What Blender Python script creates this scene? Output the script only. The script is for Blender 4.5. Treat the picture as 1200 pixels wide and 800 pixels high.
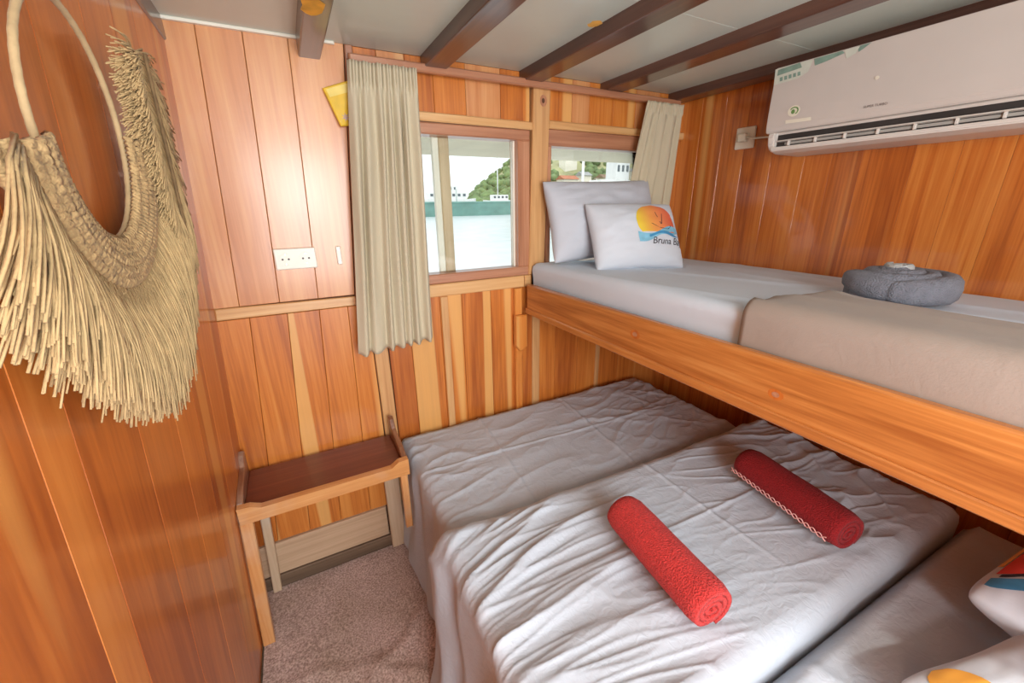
import bpy, bmesh, math, random
from mathutils import Vector, Matrix, noise

random.seed(7)
for o in list(bpy.data.objects):
    bpy.data.objects.remove(o)
scn = bpy.context.scene
COL = scn.collection

# ------------------------------------------------------------------ camera
FPX = 473.18                                    # focal length in pixels of a 1200 px wide frame
RX = Vector((0.88290893, 0.1620529, -0.44069341))    # world X seen in camera axes (right, up, back)
RY = Vector((-0.46935675, 0.27807173, -0.83808135))
RZ = Vector((-0.01326914, 0.94679193, 0.32157264))
CAM = Vector((0.0, -1.55, 1.45))
cd = bpy.data.cameras.new('camera')
cam = bpy.data.objects.new('camera', cd)
COL.objects.link(cam)
cd.sensor_fit = 'HORIZONTAL'
cd.sensor_width = 36.0
cd.lens = 36.0 * FPX / 1200.0
cd.clip_start = 0.01
cd.clip_end = 2000
Rm = Matrix((RX, RY, RZ))
cam.matrix_world = Matrix.Translation(CAM) @ Rm.to_4x4()
scn.camera = cam

# ------------------------------------------------------------------ light
scn.view_settings.view_transform = 'Standard'
scn.view_settings.look = 'None'
scn.view_settings.gamma = 1.0
scn.view_settings.use_curve_mapping = False
scn.view_settings.exposure = 0.0

world = bpy.data.worlds.new('sky')
scn.world = world
world.use_nodes = True
wn = world.node_tree.nodes
wl = world.node_tree.links
bg = wn['Background']
bg.inputs['Color'].default_value = (0.93, 0.96, 1.0, 1)
bg.inputs['Strength'].default_value = 1.5

def area_light(name, loc, rot, sx, sy, power, col=(1, 1, 1)):
    l = bpy.data.lights.new(name, 'AREA')
    l.shape = 'RECTANGLE'
    l.size = sx
    l.size_y = sy
    l.energy = power
    l.color = col
    o = bpy.data.objects.new(name, l)
    COL.objects.link(o)
    o.location = loc
    o.rotation_euler = rot
    return o

# daylight through the open doorway behind the viewer
area_light('doorway_daylight', (0.30, -2.42, 1.38), (math.radians(90), 0, 0), 1.0, 1.05, 38, (0.94, 0.97, 1.0))
area_light('doorway_sky', (0.13, -2.40, 1.60), (math.radians(90), 0, 0), 0.34, 0.46, 6, (1.0, 0.98, 0.95))
sun = bpy.data.lights.new('sun', 'SUN')
sun.energy = 1.6
sun.angle = math.radians(3)
sun.color = (1.0, 0.95, 0.86)
so = bpy.data.objects.new('sun', sun)
COL.objects.link(so)
so.rotation_euler = (math.radians(38), math.radians(-18), 0)

# ------------------------------------------------------------------ helpers
def ray(px, py):
    d = Vector((px - 600.0, 400.0 - py, -FPX))
    return Vector((RX.dot(d), RY.dot(d), RZ.dot(d)))

def hit(px, py, ax, val):
    r = ray(px, py)
    t = (val - CAM[ax]) / r[ax]
    return CAM + r * t

def B(px, py, y=0.0):
    p = hit(px, py, 1, y)
    return (p.x, p.z)

LK = 0.111 / 1.91                               # the left wall leans: x = -0.32 + LK * z
def lx(z, off=0.0):
    return -0.32 + LK * z + off

def link(o, parent=None):
    COL.objects.link(o)
    if parent is not None:
        o.parent = parent
    return o

def mesh(name, verts, faces, mat, parent=None, smooth=False):
    me = bpy.data.meshes.new(name)
    me.from_pydata([tuple(v) for v in verts], [], faces)
    me.materials.append(mat)
    if smooth:
        me.polygons.foreach_set('use_smooth', [True] * len(me.polygons))
    me.update()
    return link(bpy.data.objects.new(name, me), parent)

def bobj(name, bm, mat, parent=None, smooth=False):
    bmesh.ops.recalc_face_normals(bm, faces=bm.faces[:])
    me = bpy.data.meshes.new(name)
    bm.to_mesh(me)
    bm.free()
    me.materials.append(mat)
    if smooth:
        me.polygons.foreach_set('use_smooth', [True] * len(me.polygons))
    return link(bpy.data.objects.new(name, me), parent)

def thing(name, label, cat, loc=(0, 0, 0), group=None):
    o = bpy.data.objects.new(name, None)
    COL.objects.link(o)
    o.location = loc
    o.empty_display_size = 0.05
    return tag(o, label, cat, group)

def tag(o, label, cat, group=None):
    o['label'] = label
    o['category'] = cat
    if group:
        o['group'] = group
    return o

def structure(name, label=None):
    o = bpy.data.objects.new(name, None)
    COL.objects.link(o)
    o['kind'] = 'structure'
    if label:
        o['label'] = label
    return o

def child_local(o, parent):
    # geometry is written in world coordinates; keep it there under a moved parent
    o.parent = parent
    o.matrix_parent_inverse = Matrix.Translation(parent.location).inverted()
    return o

def prism(name, quad, normal, thick, mat, parent=None, bevel=0.003):
    """A board: 'quad' is the front outline, it is 'thick' deep against 'normal', edges chamfered."""
    q = [Vector(p) for p in quad]
    n = Vector(normal).normalized()
    c = sum(q, Vector()) / len(q)
    k = len(q)
    ins = []
    for i in range(k):
        a, b, d = q[i - 1], q[i], q[(i + 1) % k]
        e1 = (a - b).normalized()
        e2 = (d - b).normalized()
        s = max(0.3, math.sin(e1.angle(e2)))
        ins.append(b + (e1 + e2) * (bevel / s))
    v = ins + [p - n * bevel for p in q] + [p - n * thick for p in q]
    f = [list(range(k))]
    for i in range(k):
        j = (i + 1) % k
        f.append([i, i + k, j + k, j])
        f.append([i + k, i + 2 * k, j + 2 * k, j + k])
    f.append(list(range(3 * k - 1, 2 * k - 1, -1)))
    # orient
    nn = (q[1] - q[0]).cross(q[2] - q[1])
    if nn.dot(n) < 0:
        f = [list(reversed(x)) for x in f]
    o = mesh(name, v, f, mat)
    if parent is not None:
        child_local(o, parent)
    return o

def bm_box(bm, x0, x1, y0, y1, z0, z1, bev=0.0, seg=2):
    r = bmesh.ops.create_cube(bm, size=1.0)
    vs = r['verts']
    for v in vs:
        v.co = Vector(((x0 + x1) / 2 + v.co.x * (x1 - x0), (y0 + y1) / 2 + v.co.y * (y1 - y0), (z0 + z1) / 2 + v.co.z * (z1 - z0)))
    if bev > 0:
        es = list({e for v in vs for e in v.link_edges})
        bmesh.ops.bevel(bm, geom=es, offset=bev, segments=seg, affect='EDGES', profile=0.5)

def box(name, x0, x1, y0, y1, z0, z1, mat, parent=None, bev=0.003, seg=2, smooth=False):
    bm = bmesh.new()
    bm_box(bm, x0, x1, y0, y1, z0, z1, bev, seg)
    o = bobj(name, bm, mat, None, smooth)
    if parent is not None:
        child_local(o, parent)
    return o

def tube_data(path, radii, sides=6, caps=True, flat=1.0):
    """vertices and faces of a tube along a path (list of Vector)"""
    vs, fs = [], []
    n = len(path)
    up = Vector((0, 0, 1))
    prev = None
    for i, p in enumerate(path):
        t = (path[min(i + 1, n - 1)] - path[max(i - 1, 0)])
        if t.length < 1e-9:
            t = Vector((0, 0, 1))
        t.normalize()
        if prev is None:
            a = t.orthogonal().normalized()
        else:
            a = (prev - t * prev.dot(t))
            a = a.normalized() if a.length > 1e-6 else t.orthogonal().normalized()
        prev = a
        b = t.cross(a)
        r = radii[i] if isinstance(radii, (list, tuple)) else radii
        for s in range(sides):
            g = 2 * math.pi * s / sides
            vs.append(p + a * (math.cos(g) * r) + b * (math.sin(g) * r * flat))
    for i in range(n - 1):
        for s in range(sides):
            s2 = (s + 1) % sides
            fs.append((i * sides + s, i * sides + s2, (i + 1) * sides + s2, (i + 1) * sides + s))
    if caps:
        fs.append(tuple(reversed(range(sides))))
        fs.append(tuple(range((n - 1) * sides, n * sides)))
    return vs, fs

def tube(name, path, radii, mat, parent=None, sides=8):
    v, f = tube_data([Vector(p) for p in path], radii, sides)
    o = mesh(name, v, f, mat, None, True)
    if parent is not None:
        child_local(o, parent)
    return o

def grid_mesh(name, fn, nu, nv, mat, parent=None, closed_u=False, smooth=True):
    vs = [fn(i / (nu if closed_u else nu - 1), j / (nv - 1)) for j in range(nv) for i in range(nu)]
    fs = []
    for j in range(nv - 1):
        for i in range(nu if closed_u else nu - 1):
            i2 = (i + 1) % nu
            fs.append((j * nu + i, j * nu + i2, (j + 1) * nu + i2, (j + 1) * nu + i))
    o = mesh(name, vs, fs, mat, None, smooth)
    if parent is not None:
        child_local(o, parent)
    return o

def fbm(x, y, z=0.0, oct=3):
    s, a, t = 0.0, 1.0, 0.0
    for k in range(oct):
        s += a * noise.noise(Vector((x, y, z)))
        t += a
        x, y, z = x * 2.03 + 7.1, y * 2.03 - 3.7, z * 2.03 + 1.3
        a *= 0.5
    return s / t

def ridge(x, y, z=0.0):
    return 1.0 - min(1.0, abs(noise.noise(Vector((x, y, z)))) * 3.2)

def smooth(a, b, t):
    t = max(0.0, min(1.0, (t - a) / (b - a)))
    return t * t * (3 - 2 * t)

# ------------------------------------------------------------------ materials
def new_mat(name):
    m = bpy.data.materials.new(name)
    m.use_nodes = True
    nt = m.node_tree
    return m, nt.nodes, nt.links, nt.nodes['Principled BSDF']

def plain(name, col, rough=0.5, metal=0.0, coat=0.0, sheen=0.0, bump=None, var=0.0, vscale=8.0):
    m, N, L, p = new_mat(name)
    p.inputs['Base Color'].default_value = (*col, 1)
    p.inputs['Roughness'].default_value = rough
    p.inputs['Metallic'].default_value = metal
    p.inputs['Coat Weight'].default_value = coat
    p.inputs['Sheen Weight'].default_value = sheen
    tc = N.new('ShaderNodeTexCoord')
    if var > 0:
        nz = N.new('ShaderNodeTexNoise')
        nz.inputs['Scale'].default_value = vscale
        nz.inputs['Detail'].default_value = 5
        L.new(tc.outputs['Object'], nz.inputs['Vector'])
        rp = N.new('ShaderNodeValToRGB')
        rp.color_ramp.elements[0].position = 0.3
        rp.color_ramp.elements[1].position = 0.7
        rp.color_ramp.elements[0].color = (*[c * (1 - var) for c in col], 1)
        rp.color_ramp.elements[1].color = (*[min(1, c * (1 + var)) for c in col], 1)
        L.new(nz.outputs['Fac'], rp.inputs['Fac'])
        L.new(rp.outputs['Color'], p.inputs['Base Color'])
    if bump:
        sc, st = bump
        nz = N.new('ShaderNodeTexNoise')
        nz.inputs['Scale'].default_value = sc
        nz.inputs['Detail'].default_value = 3
        L.new(tc.outputs['Object'], nz.inputs['Vector'])
        bp = N.new('ShaderNodeBump')
        bp.inputs['Strength'].default_value = st
        bp.inputs['Distance'].default_value = 0.004
        L.new(nz.outputs['Fac'], bp.inputs['Height'])
        L.new(bp.outputs['Normal'], p.inputs['Normal'])
    return m

def wood(name, axis, dark, mid, light, sap=None, rough=0.38, coat=0.35, coat_rough=0.16, across=9.0, along=0.55, hue=0.5, wear=0.0, knots=0.0):
    """varnished boards: long grain along 'axis', every board its own tone, some pale sapwood streaks"""
    m, N, L, p = new_mat(name)
    tc = N.new('ShaderNodeTexCoord')
    oi = N.new('ShaderNodeObjectInfo')
    mul = N.new('ShaderNodeMath'); mul.operation = 'MULTIPLY'; mul.inputs[1].default_value = 37.0
    L.new(oi.outputs['Random'], mul.inputs[0])
    add = N.new('ShaderNodeVectorMath'); add.operation = 'ADD'
    L.new(tc.outputs['Object'], add.inputs[0])
    L.new(mul.outputs[0], add.inputs[1])
    def mapped(ac, al):
        mp = N.new('ShaderNodeMapping')
        s = [ac, ac, ac]
        s['XYZ'.index(axis)] = al
        mp.inputs['Scale'].default_value = s
        L.new(add.outputs[0], mp.inputs['Vector'])
        return mp
    def nz(mp, detail, dist):
        n = N.new('ShaderNodeTexNoise')
        n.inputs['Scale'].default_value = 1.0
        n.inputs['Detail'].default_value = detail
        n.inputs['Roughness'].default_value = 0.6
        n.inputs['Distortion'].default_value = dist
        L.new(mp.outputs[0], n.inputs['Vector'])
        return n
    g1 = nz(mapped(across, along), 4, 1.2)
    g2 = nz(mapped(across * 11, along * 5), 3, 0.3)
    mx = N.new('ShaderNodeMix'); mx.data_type = 'FLOAT'; mx.inputs[0].default_value = 0.36
    L.new(g1.outputs['Fac'], mx.inputs[2]); L.new(g2.outputs['Fac'], mx.inputs[3])
    # board tone
    ton = N.new('ShaderNodeMath'); ton.operation = 'MULTIPLY_ADD'
    L.new(oi.outputs['Random'], ton.inputs[0]); ton.inputs[1].default_value = 0.22 * hue; ton.inputs[2].default_value = -0.11 * hue
    sm = N.new('ShaderNodeMath'); sm.operation = 'ADD'
    L.new(mx.outputs[0], sm.inputs[0]); L.new(ton.outputs[0], sm.inputs[1])
    rp = N.new('ShaderNodeValToRGB')
    e = rp.color_ramp.elements
    e[0].position = 0.34; e[0].color = (*dark, 1)
    e[1].position = 0.66; e[1].color = (*light, 1)
    x = e.new(0.5); x.color = (*mid, 1)
    L.new(sm.outputs[0], rp.inputs['Fac'])
    col = rp.outputs['Color']
    if sap:
        g3 = nz(mapped(across * 0.85, along * 0.25), 1, 0.25)
        sr = N.new('ShaderNodeValToRGB')
        sr.color_ramp.elements[0].position = 0.625; sr.color_ramp.elements[0].color = (0, 0, 0, 1)
        sr.color_ramp.elements[1].position = 0.665; sr.color_ramp.elements[1].color = (1, 1, 1, 1)
        L.new(g3.outputs['Fac'], sr.inputs['Fac'])
        sc = N.new('ShaderNodeMath'); sc.operation = 'MULTIPLY'; sc.inputs[1].default_value = 0.75
        L.new(sr.outputs['Color'], sc.inputs[0])
        m2 = N.new('ShaderNodeMix'); m2.data_type = 'RGBA'
        L.new(sc.outputs[0], m2.inputs[0]); L.new(col, m2.inputs[6]); m2.inputs[7].default_value = (*sap, 1)
        col = m2.outputs[2]
    if knots > 0:
        vo = N.new('ShaderNodeTexVoronoi'); vo.feature = 'DISTANCE_TO_EDGE' if False else 'F1'
        mp = mapped(3.2, 1.7)
        vo.inputs['Scale'].default_value = 1.0
        L.new(mp.outputs[0], vo.inputs['Vector'])
        kr = N.new('ShaderNodeValToRGB')
        kr.color_ramp.elements[0].position = 0.03; kr.color_ramp.elements[0].color = (1, 1, 1, 1)
        kr.color_ramp.elements[1].position = 0.10; kr.color_ramp.elements[1].color = (0, 0, 0, 1)
        L.new(vo.outputs['Distance'], kr.inputs['Fac'])
        ks = N.new('ShaderNodeMath'); ks.operation = 'MULTIPLY'; ks.inputs[1].default_value = knots
        L.new(kr.outputs['Color'], ks.inputs[0])
        m3 = N.new('ShaderNodeMix'); m3.data_type = 'RGBA'
        L.new(ks.outputs[0], m3.inputs[0]); L.new(col, m3.inputs[6]); m3.inputs[7].default_value = (*[c * 0.45 for c in dark], 1)
        col = m3.outputs[2]
    if wear > 0:
        w = N.new('ShaderNodeTexNoise'); w.inputs['Scale'].default_value = 7; w.inputs['Detail'].default_value = 6
        L.new(add.outputs[0], w.inputs['Vector'])
        wr = N.new('ShaderNodeValToRGB')
        wr.color_ramp.elements[0].position = 0.5; wr.color_ramp.elements[0].color = (0, 0, 0, 1)
        wr.color_ramp.elements[1].position = 0.68; wr.color_ramp.elements[1].color = (wear, wear, wear, 1)
        L.new(w.outputs['Fac'], wr.inputs['Fac'])
        m4 = N.new('ShaderNodeMix'); m4.data_type = 'RGBA'
        L.new(wr.outputs['Color'], m4.inputs[0]); L.new(col, m4.inputs[6]); m4.inputs[7].default_value = (0.62, 0.5, 0.38, 1)
        col = m4.outputs[2]
    L.new(col, p.inputs['Base Color'])
    p.inputs['Roughness'].default_value = rough
    p.inputs['Coat Weight'].default_value = coat
    p.inputs['Coat Roughness'].default_value = coat_rough
    p.inputs['Coat IOR'].default_value = 1.65
    bp = N.new('ShaderNodeBump'); bp.inputs['Strength'].default_value = 0.12; bp.inputs['Distance'].default_value = 0.003
    L.new(mx.outputs[0], bp.inputs['Height']); L.new(bp.outputs['Normal'], p.inputs['Normal'])
    # slow waviness of old varnish
    return m

TD, TM, TL, TS = (0.38, 0.095, 0.014), (0.60, 0.190, 0.030), (0.72, 0.29, 0.062), (0.80, 0.44, 0.14)
M = {}
M['plank_back'] = wood('varnished_plank', 'Z', TD, TM, TL, TS, hue=0.8, coat=0.25)
M['plank_upper'] = wood('varnished_plank_pale', 'Z', (0.46, 0.16, 0.05), (0.60, 0.24, 0.08), (0.70, 0.34, 0.13), (0.78, 0.46, 0.2), hue=0.7, coat=0.5, coat_rough=0.2, rough=0.45)
M['plank_left'] = wood('varnished_plank_deep', 'Z', (0.36, 0.080, 0.012), (0.54, 0.145, 0.022), (0.66, 0.22, 0.042), (0.72, 0.32, 0.08), across=6, hue=0.7, coat=0.45, coat_rough=0.14)
M['plank_right'] = wood('varnished_plank_orange', 'Z', (0.30, 0.062, 0.008), (0.56, 0.155, 0.022), (0.70, 0.26, 0.05), (0.78, 0.42, 0.13), hue=0.6, coat=1.0, coat_rough=0.09, across=10)
M['pale_x'] = wood('pale_batten', 'X', (0.52, 0.24, 0.08), (0.66, 0.36, 0.14), (0.76, 0.48, 0.22), hue=0.6)
M['pale_z'] = wood('pale_post', 'Z', (0.50, 0.24, 0.09), (0.64, 0.35, 0.14), (0.74, 0.45, 0.2), hue=0.6)
M['red_x'] = wood('reddish_frame', 'X', (0.30, 0.12, 0.065), (0.43, 0.19, 0.10), (0.54, 0.27, 0.15), hue=0.4)
M['red_z'] = wood('reddish_stile', 'Z', (0.32, 0.13, 0.065), (0.46, 0.20, 0.10), (0.56, 0.28, 0.15), hue=0.4)
M['beam'] = wood('dark_beam', 'Y', (0.050, 0.021, 0.015), (0.085, 0.035, 0.024), (0.13, 0.058, 0.038), hue=0.3, rough=0.3, coat=0.4)
M['rail'] = wood('bunk_rail_wood', 'Y', (0.33, 0.098, 0.018), (0.52, 0.190, 0.042), (0.66, 0.30, 0.085), across=12, along=0.9, hue=0.2, knots=0.85, coat=0.4)
M['tray'] = wood('dark_stained_tray', 'X', (0.095, 0.013, 0.004), (0.150, 0.025, 0.008), (0.21, 0.045, 0.016), hue=0.2, rough=0.35, coat=0.3, coat_rough=0.2)
M['shelf_rail'] = wood('shelf_front_wood', 'X', (0.50, 0.20, 0.06), (0.64, 0.30, 0.10), (0.74, 0.42, 0.17), hue=0.3, wear=0.25)
M['shelf_leg'] = wood('shelf_leg_wood', 'Z', (0.48, 0.18, 0.05), (0.62, 0.27, 0.09), (0.72, 0.38, 0.15), hue=0.3, wear=0.3)
M['worn'] = wood('worn_pale_board', 'X', (0.42, 0.27, 0.16), (0.55, 0.37, 0.23), (0.65, 0.46, 0.30), hue=0.3, coat=0.0, rough=0.6, wear=0.6)
M['worn_z'] = wood('worn_pale_post', 'Z', (0.45, 0.31, 0.19), (0.58, 0.42, 0.27), (0.68, 0.52, 0.36), hue=0.3, coat=0.0, rough=0.6, wear=0.6)
M['worn_and_shadow_dark'] = wood('worn_floor_and_shadow_gap', 'X', (0.10, 0.06, 0.035), (0.16, 0.10, 0.06), (0.24, 0.16, 0.10), hue=0.3, coat=0.0, rough=0.7)  # floor wood, and the painted shadow gap along the back wall
M['dark_joint'] = plain('dark_joint', (0.10, 0.038, 0.015), 0.8, var=0.2)
M['ceil'] = plain('ceiling_paint', (0.56, 0.61, 0.54), 0.35, coat=0.15, var=0.05, vscale=3, bump=(40, 0.05))
M['white_plastic'] = plain('ivory_plastic', (0.84, 0.80, 0.68), 0.35, var=0.03)
M['hole'] = plain('socket_hole', (0.06, 0.05, 0.045), 0.6, var=0.1)
M['screw'] = plain('screw_metal', (0.5, 0.47, 0.42), 0.35, 0.9, var=0.1)

def fabric(name, col, rough=0.85, sheen=0.25, weave=600, st=0.12, var=0.05, vs=3.0, wr=0.0, wrs=30):
    m, N, L, p = new_mat(name)
    tc = N.new('ShaderNodeTexCoord')
    nz = N.new('ShaderNodeTexNoise'); nz.inputs['Scale'].default_value = vs; nz.inputs['Detail'].default_value = 4
    L.new(tc.outputs['Object'], nz.inputs['Vector'])
    rp = N.new('ShaderNodeValToRGB')
    rp.color_ramp.elements[0].position = 0.3; rp.color_ramp.elements[1].position = 0.7
    rp.color_ramp.elements[0].color = (*[c * (1 - var) for c in col], 1)
    rp.color_ramp.elements[1].color = (*[min(1, c * (1 + var)) for c in col], 1)
    L.new(nz.outputs['Fac'], rp.inputs['Fac']); L.new(rp.outputs['Color'], p.inputs['Base Color'])
    n2 = N.new('ShaderNodeTexNoise'); n2.inputs['Scale'].default_value = weave; n2.inputs['Detail'].default_value = 2
    L.new(tc.outputs['Object'], n2.inputs['Vector'])
    b1 = N.new('ShaderNodeBump'); b1.inputs['Strength'].default_value = st; b1.inputs['Distance'].default_value = 0.002 if st < 0.5 else 0.0048
    L.new(n2.outputs['Fac'], b1.inputs['Height'])
    nrm = b1.outputs['Normal']
    if wr > 0:
        n3 = N.new('ShaderNodeTexNoise'); n3.inputs['Scale'].default_value = wrs; n3.inputs['Detail'].default_value = 2; n3.inputs['Distortion'].default_value = 1.5
        L.new(tc.outputs['Object'], n3.inputs['Vector'])
        b2 = N.new('ShaderNodeBump'); b2.inputs['Strength'].default_value = wr; b2.inputs['Distance'].default_value = 0.01
        L.new(n3.outputs['Fac'], b2.inputs['Height']); L.new(nrm, b2.inputs['Normal'])
        nrm = b2.outputs['Normal']
    L.new(nrm, p.inputs['Normal'])
    p.inputs['Roughness'].default_value = rough
    p.inputs['Sheen Weight'].default_value = sheen
    return m

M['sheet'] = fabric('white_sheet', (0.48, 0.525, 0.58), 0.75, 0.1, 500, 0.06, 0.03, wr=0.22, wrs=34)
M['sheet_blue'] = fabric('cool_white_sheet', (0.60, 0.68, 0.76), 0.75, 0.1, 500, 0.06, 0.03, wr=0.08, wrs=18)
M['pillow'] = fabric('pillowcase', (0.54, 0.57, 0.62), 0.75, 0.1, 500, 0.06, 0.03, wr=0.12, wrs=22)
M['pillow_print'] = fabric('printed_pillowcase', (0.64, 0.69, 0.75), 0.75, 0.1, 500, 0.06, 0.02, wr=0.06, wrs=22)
M['blanket'] = fabric('taupe_blanket', (0.33, 0.27, 0.225), 0.9, 0.1, 300, 0.15, 0.06, wr=0.08, wrs=20)
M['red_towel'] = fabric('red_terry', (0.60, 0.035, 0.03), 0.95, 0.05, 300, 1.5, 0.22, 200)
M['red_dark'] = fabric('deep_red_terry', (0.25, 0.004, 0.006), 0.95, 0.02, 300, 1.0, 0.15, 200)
M['stitch'] = plain('pale_red_stitch', (0.80, 0.42, 0.38), 0.8, var=0.1)
M['grey_towel'] = fabric('grey_terry', (0.22, 0.23, 0.27), 0.95, 0.08, 300, 1.4, 0.12, 50)
M['pale_towel'] = fabric('pale_grey_terry', (0.46, 0.47, 0.46), 0.95, 0.1, 220, 1.2, 0.1, 50)
M['curtain'] = fabric('cream_curtain', (0.70, 0.62, 0.44), 0.85, 0.1, 500, 0.06, 0.04)
M['rope'] = fabric('jute_cord', (0.46, 0.315, 0.145), 0.9, 0.05, 300, 0.4, 0.16, 40)
M['rope_band'] = fabric('knotted_jute', (0.45, 0.30, 0.135), 0.9, 0.05, 120, 0.9, 0.2, 60)
M['hoop'] = fabric('wrapped_hoop', (0.44, 0.31, 0.155), 0.8, 0.1, 200, 0.4, 0.12, 40)

def translucent(m, w, col):
    N, L = m.node_tree.nodes, m.node_tree.links
    p = N['Principled BSDF']; out = N['Material Output']
    t = N.new('ShaderNodeBsdfTranslucent'); t.inputs['Color'].default_value = (*col, 1)
    mx = N.new('ShaderNodeMixShader'); mx.inputs[0].default_value = w
    L.new(p.outputs[0], mx.inputs[1]); L.new(t.outputs[0], mx.inputs[2]); L.new(mx.outputs[0], out.inputs['Surface'])
translucent(M['curtain'], 0.25, (0.62, 0.55, 0.38))

def carpet_mat():
    m, N, L, p = new_mat('brown_carpet')
    tc = N.new('ShaderNodeTexCoord')
    n1 = N.new('ShaderNodeTexNoise'); n1.inputs['Scale'].default_value = 170; n1.inputs['Detail'].default_value = 3
    n2 = N.new('ShaderNodeTexNoise'); n2.inputs['Scale'].default_value = 5; n2.inputs['Detail'].default_value = 4
    L.new(tc.outputs['Object'], n1.inputs['Vector']); L.new(tc.outputs['Object'], n2.inputs['Vector'])
    r1 = N.new('ShaderNodeValToRGB')
    r1.color_ramp.elements[0].position = 0.32; r1.color_ramp.elements[0].color = (0.30, 0.20, 0.165, 1)
    r1.color_ramp.elements[1].position = 0.68; r1.color_ramp.elements[1].color = (0.72, 0.55, 0.48, 1)
    L.new(n1.outputs['Fac'], r1.inputs['Fac'])
    r2 = N.new('ShaderNodeValToRGB')
    r2.color_ramp.elements[0].position = 0.3; r2.color_ramp.elements[0].color = (0.82, 0.78, 0.72, 1)
    r2.color_ramp.elements[1].position = 0.7; r2.color_ramp.elements[1].color = (1.1, 1.05, 1.08, 1)
    L.new(n2.outputs['Fac'], r2.inputs['Fac'])
    mx = N.new('ShaderNodeMix'); mx.data_type = 'RGBA'; mx.blend_type = 'MULTIPLY'; mx.inputs[0].default_value = 1
    L.new(r1.outputs['Color'], mx.inputs[6]); L.new(r2.outputs['Color'], mx.inputs[7])
    L.new(mx.outputs[2], p.inputs['Base Color'])
    p.inputs['Roughness'].default_value = 0.95
    b = N.new('ShaderNodeBump'); b.inputs['Strength'].default_value = 0.8; b.inputs['Distance'].default_value = 0.004
    L.new(n1.outputs['Fac'], b.inputs['Height']); L.new(b.outputs['Normal'], p.inputs['Normal'])
    return m
M['carpet'] = carpet_mat()

def glass_mat():
    m, N, L, p = new_mat('window_glass')
    out = N['Material Output']
    tr = N.new('ShaderNodeBsdfTransparent'); tr.inputs['Color'].default_value = (0.96, 0.98, 0.97, 1)
    gl = N.new('ShaderNodeBsdfGlossy'); gl.inputs['Roughness'].default_value = 0.02
    fr = N.new('ShaderNodeFresnel'); fr.inputs['IOR'].default_value = 1.45
    mx = N.new('ShaderNodeMixShader')
    L.new(fr.outputs[0], mx.inputs[0]); L.new(tr.outputs[0], mx.inputs[1]); L.new(gl.outputs[0], mx.inputs[2])
    L.new(mx.outputs[0], out.inputs['Surface'])
    return m
M['glass'] = glass_mat()

# ------------------------------------------------------------------ the room
ZC = 1.925                                     # ceiling
YR = -2.45                                     # rear wall
XR = 1.77                                      # right wall

floor = box('floor', -0.62, XR + 0.05, YR - 0.1, 0.05, -0.10, -0.012, M['worn_and_shadow_dark'], None, 0.0)
floor['kind'] = 'structure'

# back wall ---------------------------------------------------------------
wb = structure('wall_back')
NB = (0, -1, 0)
def backing(x0, x1, z0, z1):
    return box('backing', x0, x1, 0.012, 0.05, z0, z1, M['dark_joint'], wb, 0.0)
WX0, WX1, WX2, WX3 = 0.40, 0.905, 0.985, 1.62        # window holes
WZ0, WZ1 = 1.155, 1.735
backing(-0.45, WX0, -0.02, ZC + 0.03)
backing(WX0, XR + 0.05, -0.02, WZ0)
backing(WX0, XR + 0.05, WZ1, ZC + 0.03)
backing(WX1, WX2, WZ0, WZ1)
backing(WX3, XR + 0.05, WZ0, WZ1)

def back_plank(top, bot, z1, z0, mat, y=0.0, gap=0.0006, bevel=0.0012, thick=0.014):
    """board between two slanted lines; top/bot give (x, z) points of the left and the right line"""
    (l0, l1), (r0, r1) = top, bot
    def at(p, q, z):
        return p[0] + (q[0] - p[0]) * (z - p[1]) / (q[1] - p[1])
    quad = [(at(l0, l1, z1) + gap, y, z1), (at(r0, r1, z1) - gap, y, z1), (at(r0, r1, z0) - gap, y, z0), (at(l0, l1, z0) + gap, y, z0)]
    return prism('plank', quad, NB, thick, mat, wb, bevel)

up = [((190, 28), (243, 360)), ((228, 30), (281, 360)), ((284, 41), (328, 355)), ((337, 48), (373, 350)), ((401, 60), (413, 348))]
up = [(B(*a), B(*b)) for a, b in up]
up[4] = ((0.238, 1.925), (0.166, 1.107))
up[0] = ((lx(1.91) - 0.03, 1.91), (lx(1.14) - 0.03, 1.14))
for i in range(4):
    back_plank(up[i], up[i + 1], ZC, 1.148, M['plank_upper'], y=-0.008, thick=0.02)
low = [((243, 375), (281, 533)), ((292, 370), (312, 524)), ((337, 370), (352, 512)), ((374, 362), (389, 505)), ((419, 380), (432, 495)), ((438, 415), (447, 482))]
low = [(B(*a), B(*b)) for a, b in low]
low[0] = ((lx(1.1) - 0.03, 1.1), (lx(0.6) - 0.03, 0.6))
low[5] = ((0.209, 1.1), (0.209, 0.3))
low[4] = ((0.140, 1.1), (0.115, 0.3))
for i in range(5):
    back_plank(low[i], low[i + 1], 1.105, 0.205, M['plank_back'])
# ledge where the two courses meet
prism('batten', [(lx(1.145), -0.004, 1.146), (0.205, -0.004, 1.140), (0.205, -0.004, 1.107), (lx(1.1), -0.004, 1.107)], NB, 0.016, M['pale_x'], wb, 0.003)
# upright strip at the end of the left course
prism('batten', [(0.211, -0.006, 1.105), (0.262, -0.006, 1.105), (0.266, -0.006, 0.205), (0.214, -0.006, 0.205)], NB, 0.02, M['pale_z'], wb, 0.003)
prism('batten', [(0.240, -0.012, ZC), (0.263, -0.012, ZC), (0.263, -0.012, 1.107), (0.168, -0.012, 1.107)], NB, 0.024, M['red_z'], wb, 0.003)
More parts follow.
